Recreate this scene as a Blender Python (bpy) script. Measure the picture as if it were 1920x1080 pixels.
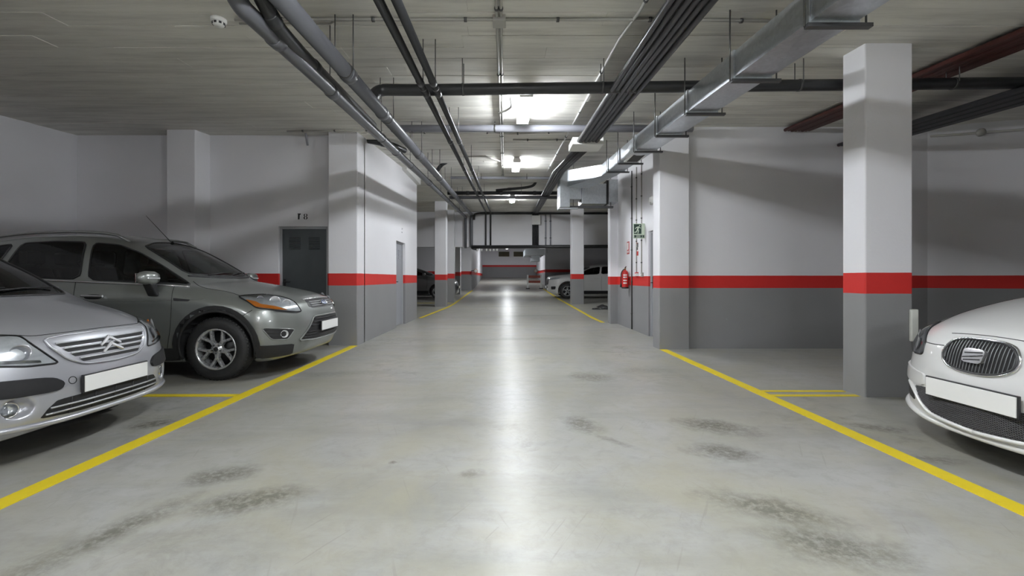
import bpy, bmesh, math, random
import numpy as np
from mathutils import Vector, Matrix
from mathutils.bvhtree import BVHTree

for _o in list(bpy.data.objects):
    bpy.data.objects.remove(_o, do_unlink=True)
SC = bpy.context.scene
COL = SC.collection
RNG = random.Random(7)

# ------------------------------------------------------------------ camera
F, CX, CY, EYE = 850.0, 946.0, 522.0, 1.13
cam_d = bpy.data.cameras.new('camera')
cam = bpy.data.objects.new('camera', cam_d)
COL.objects.link(cam)
cam.location = (0, 0, EYE)
cam.rotation_euler = (math.pi / 2, 0, 0)
cam_d.sensor_fit = 'HORIZONTAL'
cam_d.sensor_width = 36.0
cam_d.lens = F * 36.0 / 1920.0
cam_d.shift_x = (960.0 - CX) / 1920.0
cam_d.shift_y = -(540.0 - CY) / 1920.0
cam_d.clip_start = 0.05
SC.camera = cam

# ------------------------------------------------------------------ world + exposure
W = bpy.data.worlds.new('world')
SC.world = W
W.use_nodes = True
W.node_tree.nodes['Background'].inputs[0].default_value = (0.75, 0.8, 0.9, 1)
W.node_tree.nodes['Background'].inputs[1].default_value = 0.02
SC.view_settings.view_transform = 'Standard'
SC.view_settings.look = 'None'
SC.view_settings.gamma = 1.0
SC.view_settings.use_curve_mapping = False
SC.view_settings.exposure = 0.34
TUBE_POWER = 135.0          # emission strength of the fluorescent diffusers
SC.cycles.max_bounces = 6
SC.cycles.diffuse_bounces = 4
SC.cycles.use_denoising = True
SC.cycles.use_adaptive_sampling = True
SC.cycles.adaptive_threshold = 0.03
SC.cycles.caustics_reflective = False
SC.cycles.caustics_refractive = False


def at(px, py, Y):
    """point of the garage seen at photo pixel (px, py) that lies Y metres ahead"""
    return Vector(((px - CX) * Y / F, Y, EYE + (CY - py) * Y / F))


def zc(Y):
    """underside of the ceiling slab (it climbs away from the camera)"""
    return 3.07 + 0.068 * min(Y, 12.8)


def zf(Y):
    """floor level: flat, then a gentle rise and a ramp at the far end"""
    if Y < 12.8:
        return 0.0
    if Y < 31:
        return 0.026 * (Y - 12.8)
    return 0.473 + 0.066 * (min(Y, 42.0) - 31)


def atc(px, py, drop):
    Y = F * (1.94 - drop) / (CY - py - 57.8)
    if Y > 12.8:
        Y = F * (2.81 - drop) / (CY - py)
    return at(px, py, Y)


# ------------------------------------------------------------------ objects
def tag(o, label=None, cat=None, group=None, kind=None):
    if label: o['label'] = label
    if cat: o['category'] = cat
    if group: o['group'] = group
    if kind: o['kind'] = kind
    return o


def empty(name, loc=(0, 0, 0), rz=0.0, parent=None):
    o = bpy.data.objects.new(name, None)
    o.empty_display_size = 0.1
    o.location = loc
    o.rotation_euler = (0, 0, rz)
    if parent: o.parent = parent
    COL.objects.link(o)
    return o


def mesh_obj(name, me, mat=None, parent=None, loc=None):
    o = bpy.data.objects.new(name, me)
    if mat is not None and not me.materials:
        me.materials.append(mat)
    if parent: o.parent = parent
    if loc is not None: o.location = loc
    COL.objects.link(o)
    return o


class MB:
    """collects simple shapes into ONE mesh"""
    def __init__(self):
        self.v, self.f, self.s = [], [], []

    def add(self, vs, fs, smooth=False):
        n = len(self.v)
        self.v += [tuple(p) for p in vs]
        self.f += [tuple(i + n for i in f) for f in fs]
        self.s += [smooth] * len(fs)
        return self

    def box(self, a, b):
        (x0, y0, z0), (x1, y1, z1) = a, b
        x0, x1 = min(x0, x1), max(x0, x1); y0, y1 = min(y0, y1), max(y0, y1); z0, z1 = min(z0, z1), max(z0, z1)
        return self.add([(x0, y0, z0), (x1, y0, z0), (x1, y1, z0), (x0, y1, z0), (x0, y0, z1), (x1, y0, z1), (x1, y1, z1), (x0, y1, z1)],
                        [(0, 3, 2, 1), (4, 5, 6, 7), (0, 1, 5, 4), (1, 2, 6, 5), (2, 3, 7, 6), (3, 0, 4, 7)])

    def hexa(self, p):
        """eight corners, bottom four then top four"""
        return self.add(p, [(0, 3, 2, 1), (4, 5, 6, 7), (0, 1, 5, 4), (1, 2, 6, 5), (2, 3, 7, 6), (3, 0, 4, 7)])

    def tube(self, pts, r, n=12, cap=True, closed=False):
        pts = [Vector(p) for p in pts]
        m = len(pts)
        rs = r if isinstance(r, (list, tuple)) else [r] * m
        vs, fs = [], []
        up = None
        for i, p in enumerate(pts):
            if closed:
                t = pts[(i + 1) % m] - pts[i - 1]
            else:
                t = pts[min(i + 1, m - 1)] - pts[max(i - 1, 0)]
            t = t.normalized() if t.length > 1e-9 else Vector((0, 0, 1))
            if up is None:
                up = Vector((0, 0, 1)) if abs(t.z) < 0.9 else Vector((1, 0, 0))
            a = t.cross(up)
            if a.length < 1e-6:
                a = t.orthogonal()
            a.normalize()
            b = a.cross(t).normalized()
            up = b
            k = 1.0
            if 0 < i < m - 1 or closed:
                d1 = (pts[i] - pts[i - 1]).normalized(); d2 = (pts[(i + 1) % m] - pts[i]).normalized()
                k = 1.0 / max(0.6, math.cos(d1.angle(d2, 0) / 2))
            for j in range(n):
                w = 2 * math.pi * j / n
                vs.append(p + (a * math.cos(w) + b * math.sin(w)) * rs[i] * (k if k < 1.2 else 1.0))
        for i in range(m if closed else m - 1):
            for j in range(n):
                i2 = (i + 1) % m
                fs.append((i * n + j, i * n + (j + 1) % n, i2 * n + (j + 1) % n, i2 * n + j))
        self.add(vs, fs, True)
        if cap and not closed:
            q = len(self.v) - len(vs)
            self.f.append(tuple(q + j for j in reversed(range(n)))); self.s.append(False)
            self.f.append(tuple(q + (m - 1) * n + j for j in range(n))); self.s.append(False)
        return self

    def prism(self, poly, axis, a, b):
        """2D polygon extruded along an axis (x: poly=(y,z), y: poly=(x,z), z: poly=(x,y))"""
        n = len(poly)
        def P(q, t):
            return {'x': (t, q[0], q[1]), 'y': (q[0], t, q[1]), 'z': (q[0], q[1], t)}[axis]
        vs = [P(q, a) for q in poly] + [P(q, b) for q in poly]
        fs = [tuple(range(n))[::-1], tuple(range(n, 2 * n))] + [(i, (i + 1) % n, n + (i + 1) % n, n + i) for i in range(n)]
        return self.add(vs, fs)

    def lathe(self, prof, axis='y', n=48, c=(0, 0, 0), smooth=True):
        """profile of (radius, along-axis) points turned about an axis"""
        vs, fs = [], []
        m = len(prof)
        for j in range(n):
            w = 2 * math.pi * j / n
            for r, t in prof:
                p, q = r * math.cos(w), r * math.sin(w)
                v = {'x': (t, p, q), 'y': (p, t, q), 'z': (p, q, t)}[axis]
                vs.append((v[0] + c[0], v[1] + c[1], v[2] + c[2]))
        for j in range(n):
            k = (j + 1) % n
            for i in range(m - 1):
                fs.append((j * m + i, j * m + i + 1, k * m + i + 1, k * m + i))
        return self.add(vs, fs, smooth)

    def build(self, name, mat, parent=None, loc=None, bevel=0.0, seg=2, recalc=True):
        me = bpy.data.meshes.new(name)
        v = self.v
        if loc is not None and parent is None:
            L = Vector(loc)
            v = [(p[0] - L.x, p[1] - L.y, p[2] - L.z) for p in v]
        me.from_pydata(v, [], self.f)
        me.polygons.foreach_set('use_smooth', self.s)
        if recalc:
            bm = bmesh.new(); bm.from_mesh(me)
            bmesh.ops.recalc_face_normals(bm, faces=bm.faces)
            if bevel > 0:
                ed = [e for e in bm.edges if len(e.link_faces) == 2 and e.calc_face_angle(0) > 0.5]
                bmesh.ops.bevel(bm, geom=ed, offset=bevel, segments=seg, profile=0.5, affect='EDGES', clamp_overlap=True)
            bm.to_mesh(me); bm.free()
        me.update()
        return mesh_obj(name, me, mat, parent, loc)


# ------------------------------------------------------------------ materials
MATS = {}


class NT:
    def __init__(self, m):
        self.t = m.node_tree

    def n(self, typ, **kw):
        nd = self.t.nodes.new(typ)
        for k, v in kw.items():
            if k.startswith('i_'):
                nd.inputs[int(k[2:]) if k[2:].isdigit() else k[2:].replace('_', ' ')].default_value = v
            else:
                setattr(nd, k, v)
        return nd

    def l(self, a, b):
        self.t.links.new(a, b)

    def math(self, op, a, b=None, c=None, clamp=False):
        nd = self.n('ShaderNodeMath', operation=op, use_clamp=clamp)
        for i, s in enumerate((a, b, c)):
            if s is None: continue
            if isinstance(s, (int, float)): nd.inputs[i].default_value = s
            else: self.l(s, nd.inputs[i])
        return nd.outputs[0]

    def mix(self, fac, a, b):
        nd = self.n('ShaderNodeMix', data_type='RGBA')
        for s, k in ((fac, 0), (a, 6), (b, 7)):
            if isinstance(s, (int, float)): nd.inputs[k].default_value = s
            elif isinstance(s, tuple): nd.inputs[k].default_value = (*s[:3], 1)
            else: self.l(s, nd.inputs[k])
        return nd.outputs[2]

    def ramp(self, fac, stops):
        nd = self.n('ShaderNodeValToRGB')
        e = nd.color_ramp.elements
        while len(e) > 1: e.remove(e[-1])
        for i, (p, c) in enumerate(stops):
            k = e[0] if i == 0 else e.new(p)
            k.position = p
            k.color = (c, c, c, 1) if isinstance(c, (int, float)) else (*c[:3], 1)
        self.l(fac, nd.inputs[0])
        return nd.outputs[0]

    def noise(self, vec, scale, detail=4, rough=0.55, dist=0.0):
        nd = self.n('ShaderNodeTexNoise')
        nd.inputs['Scale'].default_value = scale; nd.inputs['Detail'].default_value = detail
        nd.inputs['Roughness'].default_value = rough; nd.inputs['Distortion'].default_value = dist
        if vec is not None: self.l(vec, nd.inputs['Vector'])
        return nd.outputs[0]

    def bump(self, h, strength, dist, to):
        nd = self.n('ShaderNodeBump')
        nd.inputs['Strength'].default_value = strength; nd.inputs['Distance'].default_value = dist
        self.l(h, nd.inputs['Height']); self.l(nd.outputs[0], to.inputs['Normal'])


def new_mat(name):
    m = bpy.data.materials.new(name)
    m.use_nodes = True
    t = NT(m)
    return m, t, m.node_tree.nodes['Principled BSDF']


def mat(name, col=(0.5, 0.5, 0.5), rough=0.5, metal=0.0, coat=0.0, var=0.06, scale=20.0, bump=0.0, spec=None, emit=None, es=0.0):
    """plain procedural material: colour with a little noise in tone and gloss"""
    if name in MATS: return MATS[name]
    m, t, b = new_mat(name)
    tc = t.n('ShaderNodeTexCoord').outputs['Object']
    nz = t.noise(tc, scale, 3)
    lo = tuple(c * (1 - var) for c in col); hi = tuple(min(1, c * (1 + var)) for c in col)
    t.l(t.mix(nz, lo, hi), b.inputs['Base Color'])
    t.l(t.math('MULTIPLY_ADD', nz, 0.12, rough - 0.06, True), b.inputs['Roughness'])
    b.inputs['Metallic'].default_value = metal
    b.inputs['Coat Weight'].default_value = coat
    b.inputs['Coat Roughness'].default_value = 0.06
    if spec is not None: b.inputs['Specular IOR Level'].default_value = spec
    if bump: t.bump(t.noise(tc, scale * 3, 4), bump, 0.01, b)
    if emit:
        b.inputs['Emission Color'].default_value = (*emit, 1); b.inputs['Emission Strength'].default_value = es
    MATS[name] = m
    return m


def glass_mat(name, tint=(0.2, 0.24, 0.23), rough=0.02, gl=1.0):
    if name in MATS: return MATS[name]
    m, t, b = new_mat(name)
    out = m.node_tree.nodes['Material Output']
    tr = t.n('ShaderNodeBsdfTransparent'); tr.inputs[0].default_value = (*tint, 1)
    gs = t.n('ShaderNodeBsdfGlossy'); gs.inputs['Roughness'].default_value = rough
    fr = t.n('ShaderNodeFresnel'); fr.inputs[0].default_value = 1.5
    nz = t.noise(t.n('ShaderNodeTexCoord').outputs['Object'], 3.0, 2)
    k = t.math('MULTIPLY', fr.outputs[0], t.math('MULTIPLY_ADD', nz, 0.2, gl - 0.1), None, True)
    mx = t.n('ShaderNodeMixShader')
    t.l(k, mx.inputs[0]); t.l(tr.outputs[0], mx.inputs[1]); t.l(gs.outputs[0], mx.inputs[2])
    t.l(mx.outputs[0], out.inputs['Surface'])
    m.node_tree.nodes.remove(b)
    MATS[name] = m
    return m


def paint_mat(name, col, flake=0.5, rough=0.32, metal=0.55, var=0.04):
    """car paint: metallic flakes under a clear coat"""
    if name in MATS: return MATS[name]
    m, t, b = new_mat(name)
    tc = t.n('ShaderNodeTexCoord').outputs['Object']
    fl = t.noise(tc, 900.0, 1)
    dirt = t.noise(tc, 2.5, 5, 0.6)
    c = t.mix(t.math('MULTIPLY', fl, flake), tuple(x * 0.85 for x in col), tuple(min(1, x * 1.15) for x in col))
    c = t.mix(t.math('MULTIPLY', dirt, var * 2), c, tuple(x * 0.7 for x in col))
    t.l(c, b.inputs['Base Color'])
    t.l(t.math('MULTIPLY_ADD', dirt, 0.1, rough - 0.05), b.inputs['Roughness'])
    b.inputs['Metallic'].default_value = metal
    b.inputs['Coat Weight'].default_value = 0.8
    b.inputs['Coat Roughness'].default_value = 0.07
    MATS[name] = m
    return m


WHITE = (0.765, 0.76, 0.79); GREY = (0.245, 0.245, 0.25); RED = (0.60, 0.022, 0.018)


def wall_mat(z0, z1, white=WHITE, grey=GREY, scuff=0.5):
    """painted render: grey dado, red band from z0 to z1, white above (object space, z from the base)"""
    key = 'wall_paint_%d_%d_%d' % (round(z0 * 1000), round(z1 * 1000), round(grey[0] * 1000))
    if key in MATS: return MATS[key]
    m, t, b = new_mat(key)
    tc = t.n('ShaderNodeTexCoord').outputs['Object']
    sp = t.n('ShaderNodeSeparateXYZ'); t.l(tc, sp.inputs[0])
    wob = t.math('MULTIPLY_ADD', t.noise(tc, 6.0, 4), 0.006, -0.003)
    z = t.math('ADD', sp.outputs[2], wob)
    big = t.noise(tc, 0.9, 5, 0.6); fine = t.noise(tc, 14.0, 5, 0.65)
    wh = t.mix(big, tuple(c * 0.94 for c in white), tuple(min(1, c * 1.04) for c in white))
    gr = t.mix(big, tuple(c * 0.88 for c in grey), tuple(c * 1.1 for c in grey))
    # bare patches and scuffs, mostly low down
    chip = t.ramp(t.noise(tc, 5.0, 8, 0.7, 0.6), [(0.0, 0.0), (0.70, 0.0), (0.73, 1.0)])
    low = t.ramp(sp.outputs[2], [(0.0, 1.0), (0.10, 0.9), (0.16, 0.0)])
    gr = t.mix(t.math('MULTIPLY', t.math('MULTIPLY', chip, low), scuff), gr, (0.6, 0.6, 0.57))
    sc = t.ramp(fine, [(0.0, 0.0), (0.66, 0.0), (0.76, 0.25)])
    gr = t.mix(sc, gr, (0.42, 0.42, 0.42))
    a = t.math('GREATER_THAN', z, z0); c = t.math('GREATER_THAN', z, z1)
    rd = t.mix(fine, tuple(x * 0.9 for x in RED), RED)
    col = t.mix(c, t.mix(a, gr, rd), wh)
    t.l(col, b.inputs['Base Color'])
    b.inputs['Roughness'].default_value = 0.55
    t.bump(t.noise(tc, 25.0, 5, 0.6), 0.25, 0.006, b)
    MATS[key] = m
    return m


def floor_mat():
    m, t, b = new_mat('polished_concrete')
    tc = t.n('ShaderNodeTexCoord').outputs['Object']
    mp = t.n('ShaderNodeMapping'); mp.inputs['Scale'].default_value = (1.0, 0.55, 1.0); t.l(tc, mp.inputs[0])
    n1 = t.noise(mp.outputs[0], 0.55, 6, 0.6, 0.4)
    n2 = t.noise(tc, 3.2, 8, 0.68, 0.3)
    n3 = t.noise(tc, 26.0, 5, 0.7)
    base = t.ramp(n1, [(0.30, (0.215, 0.212, 0.19)), (0.5, (0.305, 0.305, 0.288)), (0.70, (0.37, 0.37, 0.358))])
    base = t.mix(t.ramp(n2, [(0.35, 0.0), (0.68, 0.6)]), base, (0.39, 0.39, 0.375))
    base = t.mix(t.ramp(t.noise(tc, 9.0, 8, 0.75, 0.4), [(0.36, 0.45), (0.52, 0.0)]), base, (0.23, 0.225, 0.20))
    mp3 = t.n('ShaderNodeMapping'); mp3.inputs['Scale'].default_value = (0.5, 2.6, 1.0); t.l(tc, mp3.inputs[0])
    base = t.mix(t.ramp(t.noise(mp3.outputs[0], 0.9, 7, 0.68, 0.3), [(0.36, 0.5), (0.52, 0.0)]), base, (0.215, 0.212, 0.195))
    # worn pale film and greenish dust
    base = t.mix(t.ramp(t.noise(tc, 1.3, 6, 0.7, 0.8), [(0.40, 0.0), (0.66, 0.6)]), base, (0.32, 0.303, 0.225))
    # oily dark stains: patchy, only in places
    mask = t.ramp(t.noise(mp.outputs[0], 0.8, 3, 0.5, 0.2), [(0.50, 0.0), (0.68, 1.0)])
    st = t.ramp(t.noise(tc, 4.5, 10, 0.72, 0.5), [(0.48, 0.0), (0.72, 1.0)])
    stain = t.math('MULTIPLY', t.math('MULTIPLY', mask, st), 0.6)
    # named stains where tyres and drips marked the concrete
    sp = t.n('ShaderNodeSeparateXYZ'); t.l(tc, sp.inputs[0])
    tot = None
    for x, y, rx, ry, rot, k in STAINS:
        c, s = math.cos(rot), math.sin(rot)
        dx = t.math('ADD', sp.outputs[0], -x); dy = t.math('ADD', sp.outputs[1], -y)
        u = t.math('ADD', t.math('MULTIPLY', dx, c / rx), t.math('MULTIPLY', dy, s / rx))
        v = t.math('ADD', t.math('MULTIPLY', dx, -s / ry), t.math('MULTIPLY', dy, c / ry))
        d = t.math('SQRT', t.math('ADD', t.math('MULTIPLY', u, u), t.math('MULTIPLY', v, v)))
        d = t.math('ADD', d, t.math('MULTIPLY_ADD', n2, 1.6, -0.8))
        w = t.math('MULTIPLY', t.ramp(d, [(0.25, 1.0), (1.0, 0.0)]), k)
        tot = w if tot is None else t.math('MAXIMUM', tot, w)
    speck = t.ramp(t.noise(tc, 22.0, 8, 0.75), [(0.38, 0.25), (0.55, 1.0)])
    stain = t.math('MAXIMUM', stain, t.math('MULTIPLY', tot, speck))
    base = t.mix(stain, base, (0.105, 0.10, 0.08))
    # scratches
    for rot_, k_ in ((0.5, 0.28), (-0.35, 0.22)):
        mr_ = t.n('ShaderNodeMapping'); mr_.inputs['Rotation'].default_value = (0, 0, rot_); t.l(tc, mr_.inputs[0])
        mp2 = t.n('ShaderNodeMapping'); mp2.inputs['Scale'].default_value = (30, 1.3, 1); t.l(mr_.outputs[0], mp2.inputs[0])
        scr = t.ramp(t.noise(mp2.outputs[0], 1.4, 2, 0.5, 0.0), [(0.0, 0.0), (0.68, 0.0), (0.74, k_ * 1.4)])
        base = t.mix(scr, base, (0.22, 0.21, 0.18))
    base = t.mix(t.ramp(n3, [(0.60, 0.0), (0.8, 0.35)]), base, (0.33, 0.33, 0.30))
    t.l(base, b.inputs['Base Color'])
    ro = t.math('MAXIMUM', t.math('MULTIPLY_ADD', n2, 0.22, 0.21), 0.29)
    t.l(t.math('ADD', ro, t.math('MULTIPLY', stain, 0.25)), b.inputs['Roughness'])
    b.inputs['Specular IOR Level'].default_value = 0.32
    t.bump(n3, 0.05, 0.004, b)
    return m


def ceiling_mat():
    m, t, b = new_mat('board_marked_concrete')
    tc = t.n('ShaderNodeTexCoord').outputs['Object']
    mp = t.n('ShaderNodeMapping'); mp.inputs['Scale'].default_value = (0.35, 4.0, 1.0); t.l(tc, mp.inputs[0])
    grain = t.noise(mp.outputs[0], 2.2, 7, 0.65, 0.3)
    big = t.noise(tc, 0.5, 5, 0.6)
    col = t.ramp(big, [(0.3, (0.72, 0.705, 0.655)), (0.7, (0.83, 0.815, 0.765))])
    col = t.mix(t.ramp(grain, [(0.36, 0.55), (0.58, 0.0)]), col, (0.47, 0.455, 0.42))
    pit = t.ramp(t.noise(tc, 7.0, 9, 0.75, 0.5), [(0.0, 0.0), (0.68, 0.0), (0.72, 1.0)])
    col = t.mix(t.math('MULTIPLY', pit, 0.45), col, (0.25, 0.24, 0.22))
    pale = t.ramp(t.noise(tc, 3.0, 8, 0.7, 1.0), [(0.0, 0.0), (0.66, 0.0), (0.7, 0.5)])
    col = t.mix(pale, col, (0.74, 0.73, 0.70))
    t.l(col, b.inputs['Base Color'])
    b.inputs['Roughness'].default_value = 0.75
    t.bump(t.math('ADD', grain, t.math('MULTIPLY', pit, -0.8)), 0.6, 0.012, b)
    return m


def galv_mat():
    if 'galvanised_steel' in MATS: return MATS['galvanised_steel']
    m, t, b = new_mat('galvanised_steel')
    tc = t.n('ShaderNodeTexCoord').outputs['Object']
    vo = t.n('ShaderNodeTexVoronoi'); vo.inputs['Scale'].default_value = 38.0; t.l(tc, vo.inputs['Vector'])
    n1 = t.noise(tc, 5.0, 5)
    c = t.mix(vo.outputs['Color'], (0.50, 0.53, 0.56), (0.62, 0.65, 0.68))
    c = t.mix(t.math('MULTIPLY', n1, 0.4), c, (0.42, 0.45, 0.48))
    t.l(c, b.inputs['Base Color'])
    b.inputs['Metallic'].default_value = 0.92
    t.l(t.math('MULTIPLY_ADD', n1, 0.2, 0.24), b.inputs['Roughness'])
    MATS['galvanised_steel'] = m
    return m


# dark patches seen on the concrete: x, y, radius x, radius y, rotation, strength
STAINS = [(-1.60, 2.61, .26, .15, .3, .75), (-1.30, 2.30, .34, .17, .35, .8), (-1.74, 2.0, .45, .13, 1.2, .8), (.60, 3.52, .16, .26, .3, .85),
          (.76, 3.15, .22, .05, -.9, .5), (1.62, 3.45, .36, .22, -.4, .85), (1.41, 2.95, .26, .18, -.2, .85), (1.28, 2.24, .42, .18, -.5, .8),
          (1.40, 1.89, .36, .20, -.3, .8), (-2.74, 3.52, .22, .14, .5, .95), (2.85, 3.42, .30, .14, -.4, .7), (2.70, 2.83, .22, .10, -.3, .65),
          (-.69, 2.78, .035, .035, 0, 1.0), (-.20, 2.62, .09, .07, .3, .6), (1.0, 5.2, .34, .34, .2, .65), (1.7, 5.6, .5, .3, .2, .35), (-1.9, 5.4, .9, .2, .2, .3),
          (.5, 8.5, 1.2, .25, .1, .35), (-.6, 11.0, 1.3, .3, -.1, .35), (.9, 13.5, 1.4, .3, .1, .35), (0, 16.5, 1.8, .3, 0, .35)]
# ================================================================== structure
def struct(o):
    o['kind'] = 'structure'
    return o


M_FLOOR = floor_mat(); M_CEIL = ceiling_mat()
ST0, ST1 = 0.975, 1.175       # red band
M_WALL = wall_mat(ST0, ST1)
M_WALL_L = wall_mat(1.01, 1.215)
M_PIL = wall_mat(0.985, 1.185)

# floor: one slab following the levels
ys = [-8, -2, 0, 2, 4, 6, 8, 10, 12.8, 16, 20, 24, 28, 31, 33, 36, 39, 42, 43]
mb = MB(); vs = []
for y in ys:
    vs += [(-10, y, zf(y)), (12, y, zf(y)), (12, y, zf(y) - .3), (-10, y, zf(y) - .3)]
fs = []
for i in range(len(ys) - 1):
    a, b = 4 * i, 4 * i + 4
    for k in range(4):
        fs.append((a + k, a + (k + 1) % 4, b + (k + 1) % 4, b + k))
fs += [(3, 2, 1, 0), tuple(4 * (len(ys) - 1) + k for k in range(4))]
struct(mb.add(vs, fs).build('floor', M_FLOOR))

# ceiling: board-marked slab, every board a slightly different level
mb = MB(); y = -8.0; rr = random.Random(3)
while y < 19.25:
    w = rr.uniform(.17, .27); y1 = min(19.25, y + w)
    x = -10.0 - rr.uniform(0, 2)
    while x < 12:
        x1 = x + rr.uniform(1.6, 3.4)
        d = rr.uniform(0, .006)
        g = .004
        vs = [(x, y + g, zc(y) + d), (x1 - .003, y + g, zc(y) + d), (x1 - .003, y1, zc(y1) + d), (x, y1, zc(y1) + d)]
        t = .012
        vs += [(p[0], p[1], p[2] + t) for p in vs]
        mb.add(vs, [(0, 3, 2, 1), (0, 1, 5, 4), (1, 2, 6, 5), (2, 3, 7, 6), (3, 0, 4, 7)])
        x = x1
    y = y1
    
for a, b in ((-8, 12.8), (12.8, 19.4)):
    mb.hexa([(-10, a, zc(a) + .012), (12, a, zc(a) + .012), (12, b, zc(b) + .012), (-10, b, zc(b) + .012),
             (-10, a, zc(a) + .3), (12, a, zc(a) + .3), (12, b, zc(b) + .3), (-10, b, zc(b) + .3)])
struct(mb.build('ceiling', M_CEIL, recalc=False))

HY = 19.2          # downstand beam across the garage
mb = MB().box((-10, HY, 2.46), (12, HY + .35, 3.95))
struct(mb.build('wall_header', mat('white_render', WHITE, .6, var=.05, scale=1.5), loc=(0, HY, 2.46), bevel=.01))
mb = MB().hexa([(-10, HY + .3, 2.62), (12, HY + .3, 2.62), (12, 43, 4.0), (-10, 43, 4.0), (-10, HY + .3, 2.9), (12, HY + .3, 2.9), (12, 43, 4.3), (-10, 43, 4.3)])
struct(mb.build('ceiling_rear', mat('grey_render', (.42, .42, .43), .7, var=.08, scale=1.2)))


def wall(name, boxes, m, base=(0, 0, 0), bevel=.006):
    mb = MB()
    for a, b in boxes: mb.box(a, b)
    return struct(mb.build(name, m, loc=base, bevel=0))


T = 4.0
YB = 7.85                                           # wall with the door marked 18
XA = -2.476                                         # left aisle wall
D1 = (at(522, 425, YB).x, at(614, 425, YB).x, 2.03)
wall('wall_left', [((-7.6, -8, 0), (-7.4, YB + .25, T))], M_WALL_L)
wall('wall_back_left', [((-7.5, YB, 0), (D1[0], YB + .25, T)), ((D1[1], YB, 0), (XA - .25, YB + .25, T)), ((D1[0], YB, D1[2]), (D1[1], YB + .25, T)),
                        ((D1[0] - .02, YB + .12, 0), (D1[1] + .02, YB + .24, D1[2] + .02))], M_WALL_L)
D2 = (10.37, 11.3, 2.0)
wall('wall_aisle_left', [((XA - .25, 8.0, 0), (XA, D2[0], T)), ((XA - .25, D2[1], 0), (XA, 12.8, T)), ((XA - .25, D2[0], D2[2]), (XA, D2[1], T)),
                         ((XA - .25, D2[0], 0), (XA - .14, D2[1], D2[2]))], M_WALL_L)
wall('wall_store_left', [((-9.5, 12.55, 0), (XA - .25, 12.8, T))], M_WALL_L)
YR = 7.3
wall('wall_back_right', [((2.9, YR, 0), (6.86, YR + .25, T))], M_WALL)
XR = 2.82
D3 = (8.0, 8.88, 2.05)
wall('wall_aisle_right', [((XR, 7.5, 0), (XR + .25, D3[0], T)), ((XR, D3[1], 0), (XR + .25, 11.32, T)), ((XR, D3[0], D3[2]), (XR + .25, D3[1], T)),
                          ((XR + .12, D3[0], 0), (XR + .25, D3[1], D3[2]))], M_WALL)
wall('wall_store_right', [((XR + .25, 11.3, 0), (9.5, 11.55, T))], M_WALL)
# oblique wall on the right
p0, p1 = Vector((6.81, YR)), Vector((10.6, 5.75))
nn = Vector((-(p1 - p0).y, (p1 - p0).x)).normalized() * .25
struct(MB().hexa([(p0.x, p0.y, 0), (p1.x, p1.y, 0), (p1.x + nn.x, p1.y + nn.y, 0), (p0.x + nn.x, p0.y + nn.y, 0),
                  (p0.x, p0.y, T), (p1.x, p1.y, T), (p1.x + nn.x, p1.y + nn.y, T), (p0.x + nn.x, p0.y + nn.y, T)]).build('wall_oblique_right', M_WALL))
wall('wall_right', [((10.5, -8, 0), (10.75, 5.9, T))], M_WALL)
wall('wall_rear', [((-7.6, -8.2, 0), (10.75, -8, T))], M_WALL)
# far zone
zA = zf(28)
wall('wall_far_left', [((-9.5, 28, zA), (-2.05, 28.3, T)), ((-2.3, 28.3, zA), (-2.05, 42, 4.2))], M_WALL, (0, 28, zA))
zB = zf(33)
wall('wall_far_right', [((2.95, 33, zB - .1), (10, 33.3, T + .2)), ((2.95, 33.3, zB - .1), (3.2, 42, 4.2))], M_WALL, (0, 33, zB))
zE = zf(42)
wall('wall_end', [((-2.4, 42, zE - .1), (3.3, 42.3, 4.4))], wall_mat(0.99, 1.17), (0, 42, zE))
wall('wall_side_left', [((-9.7, 12.6, 0), (-9.5, 28.3, 4.2))], M_WALL)
wall('wall_side_right', [((9.5, 11.3, 0), (9.7, 33.3, 4.3))], M_WALL)


def pillar(label, x0, x1, y0, y1, m, top=None, group=None):
    z = zf(y0)
    tp = top if top is not None else zc(y0) + .05
    o = MB().box((x0, y0, z - .02), (x1, y1, tp)).build('pillar', m, loc=((x0 + x1) / 2, (y0 + y1) / 2, z), bevel=.012)
    return tag(o, label, 'pillar', group)


pillar('square painted pillar beside the white car with a pale foam guard', 3.43, 3.88, 4.31, 4.6, M_PIL)
pillar('painted corner pillar between the metal door and the lit aisle wall', -2.965, XA, 7.62, 8.05, M_WALL_L)
pillar('shallow white pilaster on the wall behind the dark silver car', -5.57, -5.10, 7.47, 7.87, M_WALL_L)
pillar('painted corner pillar beside the doorway and the exit sign wall', 2.463, 2.947, 7.22, 7.53, M_WALL)
pillar('slim pillar at the far end of the fire extinguisher wall', 2.63, 3.1, 11.3, 11.55, M_WALL)
pillar('free standing pillar at the left line nearest the lit aisle wall', -2.55, -2.13, 16.55, 16.95, M_WALL)
pillar('pillar just behind the first free standing left pillar', -2.42, -2.07, 18.6, 19.0, M_WALL)
pillar('narrow pillar under the low beam on the left', -2.64, -2.33, 23.9, 24.3, M_WALL, 2.95)
pillar('free standing pillar in front of the white parked car in the distance', 2.62, 3.10, 17.7, 18.1, M_WALL)

# doors
M_DOOR = mat('grey_green_metal_door', (.075, .085, .09), .45, metal=.2, var=.12, scale=3)
M_DOOR2 = mat('grey_metal_door', (.33, .34, .37), .45, metal=.2, var=.08, scale=3)
M_FRAME = mat('grey_frame', (.40, .41, .43), .45, var=.06)
M_BLACK = mat('black_plastic', (.018, .018, .02), .45, var=.15)


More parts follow.
